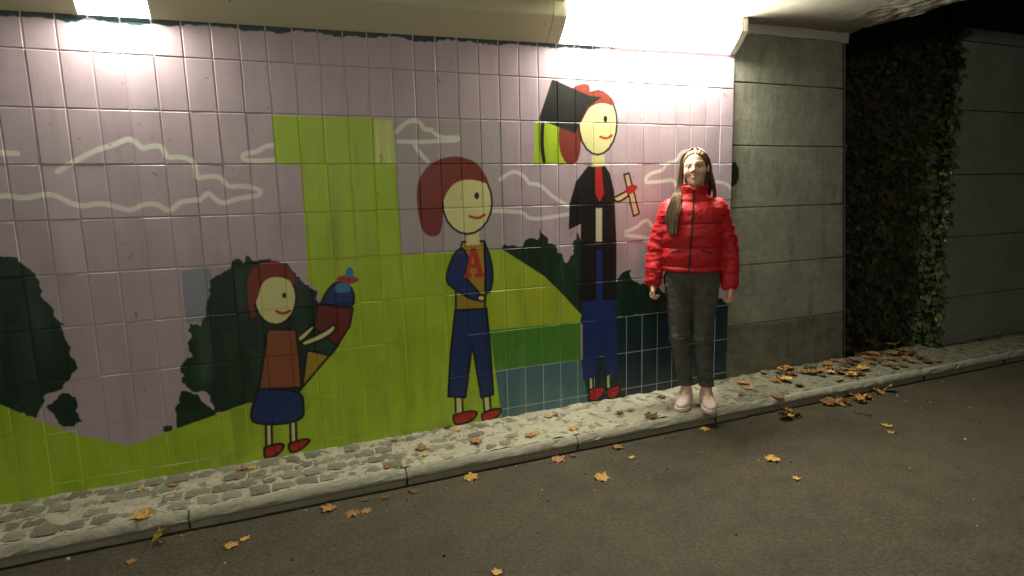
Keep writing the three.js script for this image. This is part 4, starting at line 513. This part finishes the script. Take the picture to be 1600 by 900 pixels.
{
  const person = group('person', [2.925, 0, 0.315], -0.66);
  tag(person, 'smiling person with long brown hair in a red puffer jacket and grey jeans', 'person');
  const SKIN = [0.72, 0.46, 0.35];
  // ---- head (local: origin mid-head, z forward)
  const headSdf = (x, y, z) => {
    const ax = Math.abs(x);
    let d = ell(x, y, z, [0, 0.028, -0.012], [0.073, 0.084, 0.092]);
    d = smin(d, ell(x, y, z, [0, -0.026, 0.018], [0.059, 0.084, 0.068]), 0.03);
    d = smin(d, ell(x, y, z, [0, -0.078, 0.034], [0.034, 0.034, 0.040]), 0.028);
    d = smin(d, ell(x, y, z, [0, -0.099, 0.058], [0.018, 0.014, 0.016]), 0.02);
    d = smin(d, ell(ax, y, z, [0.037, -0.032, 0.054], [0.025, 0.024, 0.024]), 0.02);
    d = smin(d, cone(ax, y, z, [0.012, 0.019, 0.077], [0.042, 0.016, 0.062], 0.009, 0.008), 0.016);
    d = smax(d, -ell(ax, y, z, [0.031, -0.001, 0.092], [0.018, 0.0075, 0.0150]), 0.012);
    d = smin(d, cone(x, y, z, [0, 0.012, 0.082], [0, -0.024, 0.100], 0.006, 0.0105), 0.012);
    d = smin(d, ell(ax, y, z, [0.0105, -0.028, 0.090], [0.0075, 0.006, 0.009]), 0.006);
    d = smin(d, cone(ax, y, z, [0, -0.0545, 0.0835], [0.027, -0.0485, 0.068], 0.0050, 0.003), 0.008);
    d = smin(d, cone(ax, y, z, [0, -0.0690, 0.0815], [0.026, -0.0500, 0.068], 0.0056, 0.003), 0.008);
    d = smin(d, ell(ax, y, z, [0.074, -0.008, -0.006], [0.008, 0.028, 0.017]), 0.008);
    return smin(d, cone(x, y, z, [0, -0.075, -0.012], [0, -0.20, -0.035], 0.043, 0.052), 0.025);
  };
  const headCol = (x, y, z) => {
    const ax = Math.abs(x); let c = SKIN.slice(); const mix = (b, t) => { c = c.map((v, i) => lerp(v, b[i], t)); };
    if (z > 0.03) {
      mix([0.66, 0.27, 0.20], 0.45 * Math.exp(-(((ax - 0.042) / 0.02) ** 2 + ((y + 0.032) / 0.018) ** 2)));
      mix([0.60, 0.28, 0.20], 0.35 * Math.exp(-((x / 0.012) ** 2 + ((y + 0.024) / 0.010) ** 2)));
      const lip = Math.min(cone(ax, y, 0, [0, -0.0545, 0], [0.029, -0.0480, 0], 0.0045, 0.0025), cone(ax, y, 0, [0, -0.0700, 0], [0.028, -0.0490, 0], 0.0055, 0.0025));
      if (z > 0.06) mix([0.42, 0.12, 0.10], sstep(-lip, -0.001, 0.002));
      if (z > 0.06 && ax < 0.022 && Math.abs(y + 0.0615 - ax * ax * 22) < 0.0042 * (1 - (ax / 0.024) ** 2)) c = [0.80, 0.74, 0.66];
      const brow = Math.abs(y - (0.0225 + 0.004 * Math.sin(ax * 60) - ax * 0.03)); if (ax > 0.014 && ax < 0.05) mix([0.10, 0.055, 0.03], 0.8 * sstep(-brow, -0.005, -0.002));
      const lash = Math.abs(y - (0.0075 - 9 * (ax - 0.031) ** 2)); if (ax > 0.014 && ax < 0.048 && z > 0.05) mix([0.03, 0.02, 0.015], 0.85 * sstep(-lash, -0.0042, -0.002));
    }
    return c;
  };
  const HEAD = [0.008, 1.535, 0.035], headM = new THREE.Matrix4().makeRotationFromEuler(new THREE.Euler(-0.02, -0.14, 0.05, 'YXZ')).setPosition(...HEAD);
  const headGeo = nets(headSdf, [-0.1, -0.21, -0.12], [0.1, 0.125, 0.125], 0.0028, headCol).applyMatrix4(headM);
  // ---- hands
  const handSdf = (x, y, z) => {                                 // hangs down -y, palm faces -x, thumb towards +z
    let d = ell(x, y, z, [0, -0.040, 0], [0.017, 0.046, 0.037]);
    d = smin(d, cone(x, y, z, [0, 0.05, 0], [0, -0.02, 0], 0.024, 0.024), 0.02);
    for (const [fz, s] of [[0.028, 0.94], [0.0095, 1.04], [-0.009, 0.98], [-0.0265, 0.8]]) {
      const A = [0.003, -0.072, fz], B = [-0.002, -0.072 - 0.024 * s, fz * 1.03], C = [-0.024, -0.072 - 0.030 * s, fz * 0.97], D = [-0.036, -0.072 - 0.012 * s, fz * 0.94];
      const f = Math.min(cone(x, y, z, A, B, 0.0092, 0.0085), cone(x, y, z, B, C, 0.0085, 0.0077), cone(x, y, z, C, D, 0.0077, 0.0066));
      d = smin(d, f, 0.006);
    }
    const T = Math.min(cone(x, y, z, [-0.004, -0.022, 0.026], [-0.014, -0.058, 0.047], 0.0125, 0.0102), cone(x, y, z, [-0.014, -0.058, 0.047], [-0.024, -0.086, 0.044], 0.0100, 0.0078));
    return smin(d, T, 0.008);
  };
  const handBase = nets(handSdf, [-0.06, -0.16, -0.06], [0.04, 0.07, 0.075], 0.0036, (x, y, z) => { const k = y < -0.07 ? 0.94 : 1; return [SKIN[0] * 0.98, SKIN[1] * 0.9 * k, SKIN[2] * 0.88 * k]; });
  const handL = handBase.clone().applyMatrix4(new THREE.Matrix4().makeRotationFromEuler(new THREE.Euler(-0.15, 0.25, 0.06)).setPosition(0.226, 0.800, 0.035));
  const handR = handBase.clone(); { const p = handR.attributes.position, n = handR.attributes.normal; for (let i = 0; i < p.count; i++) { p.setX(i, -p.getX(i)); n.setX(i, -n.getX(i)); } const a = handR.index.array; for (let i = 0; i < a.length; i += 3) { const t = a[i]; a[i] = a[i + 1]; a[i + 1] = t; } }
  handR.applyMatrix4(new THREE.Matrix4().makeRotationFromEuler(new THREE.Euler(-0.15, -0.25, -0.06)).setPosition(-0.238, 0.815, 0.035));
  // ---- body under the clothes
  const ARM = { r: [[-0.138, 1.278, -0.01], [-0.212, 1.05, -0.025], [-0.238, 0.80, 0.03]], l: [[0.138, 1.278, -0.01], [0.210, 1.045, -0.025], [0.226, 0.785, 0.03]] };
  const LEG = { r: [[-0.082, 0.84, -0.005], [-0.072, 0.455, 0.014], [-0.025, 0.105, -0.018]], l: [[0.082, 0.84, -0.005], [0.070, 0.450, 0.012], [0.105, 0.105, -0.018]] };
  const bodySdf = (x, y, z) => {
    let d = ell(x, y, z, [0, 1.20, 0], [0.14, 0.18, 0.095]);
    d = smin(d, ell(x, y, z, [0, 0.93, 0], [0.135, 0.16, 0.09]), 0.06);
    d = smin(d, cone(x, y, z, [-0.11, 1.285, -0.01], [0.11, 1.285, -0.01], 0.045, 0.045), 0.05);
    d = smin(d, cone(x, y, z, [0.004, 1.34, -0.01], [0.008, 1.43, 0.012], 0.055, 0.052), 0.03);
    for (const s of ['r', 'l']) {
      const a = ARM[s], g = LEG[s];
      d = smin(d, Math.min(cone(x, y, z, a[0], a[1], 0.045, 0.036), cone(x, y, z, a[1], a[2], 0.036, 0.022)), 0.03);
      d = smin(d, Math.min(cone(x, y, z, g[0], g[1], 0.072, 0.044), cone(x, y, z, g[1], g[2], 0.044, 0.030)), 0.03);
      d = smin(d, cone(x, y, z, g[2], [g[2][0] + (s === 'r' ? -0.02 : 0.01), 0.035, 0.09], 0.030, 0.022), 0.02);
    }
    return d;
  };
  const bodyGeo = nets(bodySdf, [-0.32, 0.0, -0.14], [0.32, 1.47, 0.16], 0.012, () => SKIN);
  const skinM = new THREE.MeshPhysicalMaterial({ vertexColors: true, roughness: 0.5, sheen: 0.15 });
  mesh('body', mergeGeometries([bodyGeo, headGeo, handL, handR]), skinM, person);
  for (const s of [-1, 1]) {
    const g = new THREE.SphereGeometry(0.0118, 20, 14), p = g.attributes.position, c = [];
    for (let i = 0; i < p.count; i++) { const r = Math.hypot(p.getX(i), p.getY(i)); c.push(...(p.getZ(i) > 0 && r < 0.0028 ? [0.01, 0.01, 0.01] : p.getZ(i) > 0 && r < 0.0062 ? [0.10, 0.13, 0.14] : [0.38, 0.35, 0.32])); }
    g.setAttribute('color', new THREE.Float32BufferAttribute(c, 3)); g.translate(s * 0.031, -0.001, 0.0715); g.applyMatrix4(headM);
    mesh('eye', g, new THREE.MeshPhysicalMaterial({ vertexColors: true, roughness: 0.15 }), person);
  }
  // ---- jacket
  const prof = (t, y) => { let i = 0; while (i < t.length - 2 && y > t[i + 1][0]) i++; return lerp(t[i][1], t[i + 1][1], sstep(y, t[i][0], t[i + 1][0])); };
  const AX = [[0.84, 0.158], [0.90, 0.172], [1.02, 0.178], [1.19, 0.180], [1.27, 0.172], [1.33, 0.120], [1.375, 0.082], [1.44, 0.084]], AZ = [[0.84, 0.118], [0.90, 0.128], [1.02, 0.132], [1.19, 0.138], [1.27, 0.124], [1.33, 0.102], [1.375, 0.090], [1.44, 0.094]];
  const seams = [0.888, 0.922, 1.04, 1.19, 1.325];
  const jacketSdf = (x, y, z) => {
    const yy = clamp(y, 0.84, 1.44), ax = prof(AX, yy), az = prof(AZ, yy), zc = y > 1.28 ? (y - 1.28) * 0.16 : 0;
    let d = (Math.hypot(x / ax, (z - zc) / az) - 1) * Math.min(ax, az);
    let puff = 0;
    for (let i = 0; i < seams.length - 1; i++) if (y > seams[i] && y < seams[i + 1]) puff = Math.sqrt(Math.abs(Math.sin((Math.PI * (y - seams[i])) / (seams[i + 1] - seams[i]))));
    d -= 0.013 * puff;
    d = smax(d, 0.886 - y, 0.014);
    const top = 1.424 + 0.020 * sstep(-z, -0.05, 0.06) - 0.020 * Math.exp(-((x / 0.022) ** 2)) * (z > 0 ? 1 : 0);
    d = smax(d, y - top, 0.010);
    if (y > 1.31) d = smax(d, -(Math.hypot(x / (ax - 0.013), (z - zc) / (az - 0.013)) - 1) * (ax - 0.013), 0.006);   // open collar
    for (const s of ['r', 'l']) {
      const a = ARM[s], sg = s === 'r' ? -1 : 1;
      const run = y;                                            // sleeves hang, so height serves as length
      const ph = (1.33 - run) / 0.066 + 0.25 * n2(x * 9, z * 9), rib = Math.sqrt(Math.abs(Math.sin(Math.PI * ph)));
      const amp = 0.0045;
      let e = Math.min(cone(x, y, z, a[0], a[1], 0.070, 0.064), cone(x, y, z, a[1], [a[2][0], a[2][1] + 0.035, a[2][2]], 0.064, 0.052));
      e -= amp * rib * sstep(-y, -1.31, -1.22) + 0.004 * n3(x * 11 + sg * 9, y * 26, z * 11) * sstep(-y, -1.3, -1.1);
      const cuff = cone(x, y, z, [a[2][0], a[2][1] + 0.05, a[2][2]], [a[2][0], a[2][1] - 0.002, a[2][2]], 0.047, 0.040);
      e = smin(e, cuff, 0.010);
      e = smax(e, a[2][1] - 0.012 - y, 0.008);
      d = smin(d, e, y > 1.24 ? 0.03 : 0.012);
    }
    d -= 0.0032 * n3(x * 8, y * 15, z * 8) * sstep(-y, -1.38, -1.3) + 0.0012 * n3(x * 26, y * 40, z * 26);
    return d;
  };
  const nylon = new THREE.MeshPhysicalMaterial({ color: rgb(0.50, 0.007, 0.016), roughness: 0.62, sheen: 0.25, sheenColor: rgb(0.8, 0.1, 0.1), sheenRoughness: 0.6 });
  const jacket = mesh('jacket', nets(jacketSdf, [-0.37, 0.74, -0.19], [0.37, 1.46, 0.21], 0.0068), nylon, person);
  const front = (sdf, x, y) => { let z = 0.24; for (let i = 0; i < 60; i++) { const d = sdf(x, y, z); if (d < 0.0006) break; z -= Math.max(0.0006, d * 0.7); } return z; };
  const ribbon = (pts, w, out) => {                               // raised strip lying on the cloth
    const pos = [], idx = [];
    pts.forEach(([x, y], i) => { const [ax, ay] = pts[Math.max(0, i - 1)], [bx, by] = pts[Math.min(pts.length - 1, i + 1)], l = Math.hypot(bx - ax, by - ay), nx = -(by - ay) / l, ny = (bx - ax) / l;
      for (const k of [-1, -0.6, 0.6, 1]) { const X = x + nx * k * w / 2, Y = y + ny * k * w / 2; pos.push(X, Y, front(jacketSdf, X, Y) + (Math.abs(k) === 1 ? -0.002 : out)); } });
    for (let i = 0; i < pts.length - 1; i++) for (let j = 0; j < 3; j++) { const a = i * 4 + j; idx.push(a, a + 4, a + 1, a + 4, a + 5, a + 1); }
    const g = new THREE.BufferGeometry(); g.setAttribute('position', new THREE.Float32BufferAttribute(pos, 3)); g.setIndex(idx); g.computeVertexNormals(); return g;
  };
  const zipM = mat({ color: rgb(0.012, 0.012, 0.014), roughness: 0.45 });
  const zp = []; for (let i = 0; i <= 44; i++) { const y = lerp(0.892, 1.398, i / 44); zp.push([lerp(-0.022, 0.0, i / 44), y]); }
  mesh('zip', ribbon(zp, 0.013, 0.004), zipM, jacket);
  mesh('zip_puller', (() => { const y = 1.362, g = new THREE.CapsuleGeometry(0.0045, 0.022, 4, 8); g.translate(-0.001, y, front(jacketSdf, 0, y) + 0.010); return g; })(), mat({ color: 0x222222, metalness: 0.7, roughness: 0.4 }), jacket);
  for (const s of [-1, 1]) { const pk = []; for (let i = 0; i <= 10; i++) pk.push([s * (0.062 + 0.006 * i) - 0.01, 1.030 - 0.0022 * i * (s > 0 ? 1 : 0.6)]); mesh('pocket', ribbon(pk, 0.011, 0.0025), zipM, jacket); }
  // ---- jeans
  const jeanSdf = (x, y, z) => {
    let d = ell(x, y, z, [0, 0.90, -0.006], [0.160, 0.13, 0.112]);
    for (const s of ['r', 'l']) {
      const g = LEG[s]; let e = smin(cone(x, y, z, g[0], g[1], 0.094, 0.0605), cone(x, y, z, g[1], [lerp(g[1][0], g[2][0], 0.93), 0.13, g[2][2]], 0.0605, 0.048), 0.02);
      const knee = Math.exp(-(((y - 0.44) / 0.05) ** 2)), ank = Math.exp(-(((y - 0.17) / 0.07) ** 2)), crotch = Math.exp(-(((y - 0.80) / 0.06) ** 2));
      e -= (0.007 * knee + 0.008 * ank) * n3(x * 8, y * 46 + (s === 'r' ? 4 : 9), z * 8) + 0.006 * crotch * n3(x * 12, y * 36 - Math.abs(x) * 60, z * 8) + 0.0015 * n3(x * 20, y * 20, z * 20);
      e = smax(e, 0.128 - y, 0.006); d = smin(d, e, 0.016);
    }
    return smax(d, y - 0.98, 0.01);
  };
  const denim = dataTex(256, 256, (u, v) => { const k = 0.66 + 0.14 * tf(u, v, 3, 4, 400) + 0.10 * (rnd() - 0.5); return [k, k, k * 0.95]; }, true);
  const jg = nets(jeanSdf, [-0.2, 0.115, -0.15], [0.2, 1.0, 0.15], 0.0085); metreUV(jg, 0, 1, 4);
  const jeans = mesh('jeans', jg, mat({ map: denim, color: rgb(0.205, 0.21, 0.205), roughness: 0.9 }), person);
  for (const s of [-1, 1]) { const pts = []; for (let i = 0; i <= 6; i++) { const x = s * (0.055 + i * 0.014), y = 0.80 + (s > 0 ? 0 : 0) + 0.004 * i; let z = 0.2; for (let q = 0; q < 60; q++) { const d = jeanSdf(x, y, z); if (d < 0.0005) break; z -= Math.max(0.0005, d * 0.7); } pts.push([x, y, z]); } mesh('seam', tube(pts, 0.0022, 12, 5), mat({ color: rgb(0.09, 0.09, 0.08), roughness: 0.9 }), jeans); }
  // ---- shoes
  const shoeSdf = (x, y, z) => {
    let d = ell(x, y, z, [0.002, 0.034, 0.105], [0.043, 0.036, 0.078]);
    d = smin(d, ell(x, y, z, [0, 0.042, -0.005], [0.036, 0.052, 0.072]), 0.04);
    d = smin(d, cone(x, y, z, [0, 0.05, -0.015], [0, 0.10, -0.022], 0.038, 0.035), 0.03);
    d = smin(d, cone(x, y, z, [0, 0.066, 0.02], [0, 0.050, 0.085], 0.022, 0.022), 0.03);
    d = smax(d, y - (0.098 - 0.25 * Math.abs(z + 0.02)), 0.008);
    d = smax(d, -cone(x, y, z, [0, 0.075, -0.018], [0, 0.14, -0.022], 0.030, 0.032), 0.005);
    return smax(d, 0.012 - y, 0.003);
  };
  const shoeG = nets(shoeSdf, [-0.06, 0.0, -0.1], [0.06, 0.12, 0.2], 0.0045);
  const soleS = new THREE.Shape(); soleS.moveTo(0, -0.082); soleS.bezierCurveTo(0.05, -0.082, 0.030, 0.0, 0.045, 0.085); soleS.bezierCurveTo(0.055, 0.15, 0.02, 0.188, 0.0, 0.188); soleS.bezierCurveTo(-0.03, 0.188, -0.052, 0.15, -0.043, 0.085); soleS.bezierCurveTo(-0.032, 0.0, -0.05, -0.082, 0, -0.082);
  const soleG = new THREE.ExtrudeGeometry(soleS, { depth: 0.016, bevelEnabled: true, bevelSize: 0.003, bevelThickness: 0.004, bevelSegments: 2, curveSegments: 14 }); soleG.rotateX(Math.PI / 2); soleG.translate(0, 0.021, 0);
  const shoeM = mat({ color: rgb(0.72, 0.56, 0.50), roughness: 0.8, bumpMap: grainTex, bumpScale: 0.0004 }), soleM = mat({ color: rgb(0.62, 0.56, 0.50), roughness: 0.7 }), laceM = mat({ color: rgb(0.72, 0.64, 0.58), roughness: 0.9 });
  for (const [s, ry] of [['r', -0.22], ['l', 0.12]]) {
    const g = new THREE.Group(); g.name = 'shoe'; g.position.set(LEG[s][2][0], 0.003, LEG[s][2][2] + 0.012); g.rotation.y = ry; person.add(g);
    mesh('upper', metreUV(shoeG.clone(), 0, 2, 5), shoeM, g); mesh('sole', soleG, soleM, g);
    for (let i = 0; i < 5; i++) { const z = 0.030 + i * 0.016, pts = []; for (let k = -3; k <= 3; k++) { const x = k * 0.0062; let y = 0.14; for (let q = 0; q < 60; q++) { const d = shoeSdf(x, y, z + 0.002 * k); if (d < 0.0005) break; y -= Math.max(0.0005, d * 0.7); } pts.push([x, y + 0.001, z + 0.002 * k]); } mesh('lace', tube(pts, 0.0026, 10, 5), laceM, g); }
  }
  // ---- hair: a scalp shell plus long straight strands from a centre parting
  const toW = (p) => V(...p).applyMatrix4(headM), hairGeos = [], hairCols = [[0.105, 0.062, 0.032], [0.125, 0.075, 0.039], [0.09, 0.053, 0.028], [0.145, 0.09, 0.048]];
  const capSdf = (x, y, z) => {
    let d = ell(x, y, z, [0, 0.030, -0.016], [0.081, 0.091, 0.100]);
    d = smin(d, ell(x, y, z, [0, -0.06, -0.055], [0.072, 0.09, 0.055]), 0.03);
    const face = ell(x, y, z, [0, -0.035, 0.085], [0.062 + 0.02 * sstep(y, -0.06, 0.05), 0.112, 0.075]);
    d = smax(d, -face, 0.012);
    d += 0.006 * Math.exp(-(((x - 0.006) / 0.006) ** 2)) * (y > 0.06 ? 1 : 0);
    return d - 0.0008 * Math.sin(Math.atan2(x, z + 0.12) * 46 + 3 * n3(x * 20, y * 12, z * 20));
  };
  const capG = nets(capSdf, [-0.1, -0.16, -0.14], [0.1, 0.14, 0.11], 0.0042, (x, y, z) => { const k = hairCols[Math.floor(2 + 2 * n3(x * 60, y * 6, z * 60)) & 3]; return k; }).applyMatrix4(headM);
  hairGeos.push(capG);
  const strand = (pts, r, c) => {
    const g = new THREE.TubeGeometry(new THREE.CatmullRomCurve3(pts), 14, r, 4, false); g.deleteAttribute('uv');
    const p = g.attributes.position, n = p.count, col = new Float32Array(n * 3); for (let i = 0; i < n; i++) col.set(c, i * 3); g.setAttribute('color', new THREE.BufferAttribute(col, 3)); hairGeos.push(g);
  };
  for (let i = 0; i < 520; i++) {                                // right side (image left): falls in front of the shoulder
    const t = rnd(), u = rnd(), c = hairCols[Math.floor(rnd() * 4)], j = () => 0.006 * (rnd() - 0.5);
    const a = toW([-0.004, 0.116 - 0.06 * t * t, 0.045 - 0.12 * t]), b = toW([-0.062 - 0.012 * u, 0.075 - 0.03 * t, 0.032 - 0.09 * t]), d = toW([-0.074 - 0.022 * u, -0.02, 0.030 - 0.07 * t]), e = toW([-0.082 - 0.030 * u, -0.105, 0.030 - 0.04 * t]);
    const X = -0.085 - 0.085 * u * (0.6 + 0.4 * rnd()), yb = 1.115 + 0.17 * rnd() ** 1.6 + 0.05 * Math.abs(u - 0.5);
    const m1 = V(lerp(e.x, X, 0.45) + j(), 1.36, 0), m2 = V(X + j(), 1.255, 0), m3 = V(lerp(X, -0.125, 0.35) + 2 * j(), yb, 0);
    for (const m of [m1, m2, m3]) m.z = Math.max(front(jacketSdf, m.x, m.y), m === m1 ? 0.07 : 0.0) + 0.006 + 0.016 * t * rnd() + 0.004;
    strand([a, b, d, e, m1, m2, m3], 0.0014 + 0.0010 * rnd(), c);
  }
  for (let i = 0; i < 260; i++) {                                // left side: tucked behind the ear, falls behind the shoulder
    const t = rnd(), u = rnd(), c = hairCols[Math.floor(rnd() * 4)];
    const a = toW([0.010, 0.116 - 0.06 * t * t, 0.040 - 0.12 * t]), b = toW([0.068 + 0.010 * u, 0.065 - 0.03 * t, 0.020 - 0.09 * t]), d = toW([0.083 + 0.009 * u, -0.03, -0.022 - 0.05 * t]), e = toW([0.090 + 0.018 * u, -0.12, -0.035 - 0.04 * t]);
    strand([a, b, d, e, V(e.x + 0.012, 1.36, -0.07 - 0.04 * t), V(e.x + 0.004, 1.27 - 0.05 * rnd(), -0.155 - 0.01 * rnd())], 0.0014 + 0.0010 * rnd(), c);
  }
  for (let i = 0; i < 110; i++) {                                // back of the head
    const u = rnd() * 2 - 1, c = hairCols[Math.floor(rnd() * 4)], a = toW([u * 0.05, 0.09, -0.07]), b = toW([u * 0.075, 0.0, -0.108]), d = toW([u * 0.085, -0.12, -0.105]);
    strand([a, b, d, V(u * 0.10, 1.33, -0.13), V(u * 0.10, 1.22 - 0.06 * rnd(), -0.165)], 0.0026, c);
  }
  const flat = hairGeos.map((g) => { const q = g.index ? g.toNonIndexed() : g; q.deleteAttribute('uv'); return q; });
  mesh('hair', mergeGeometries(flat), new THREE.MeshPhysicalMaterial({ vertexColors: true, roughness: 0.6, sheen: 0.2 }), person);
}

renderer.render(scene, camera);
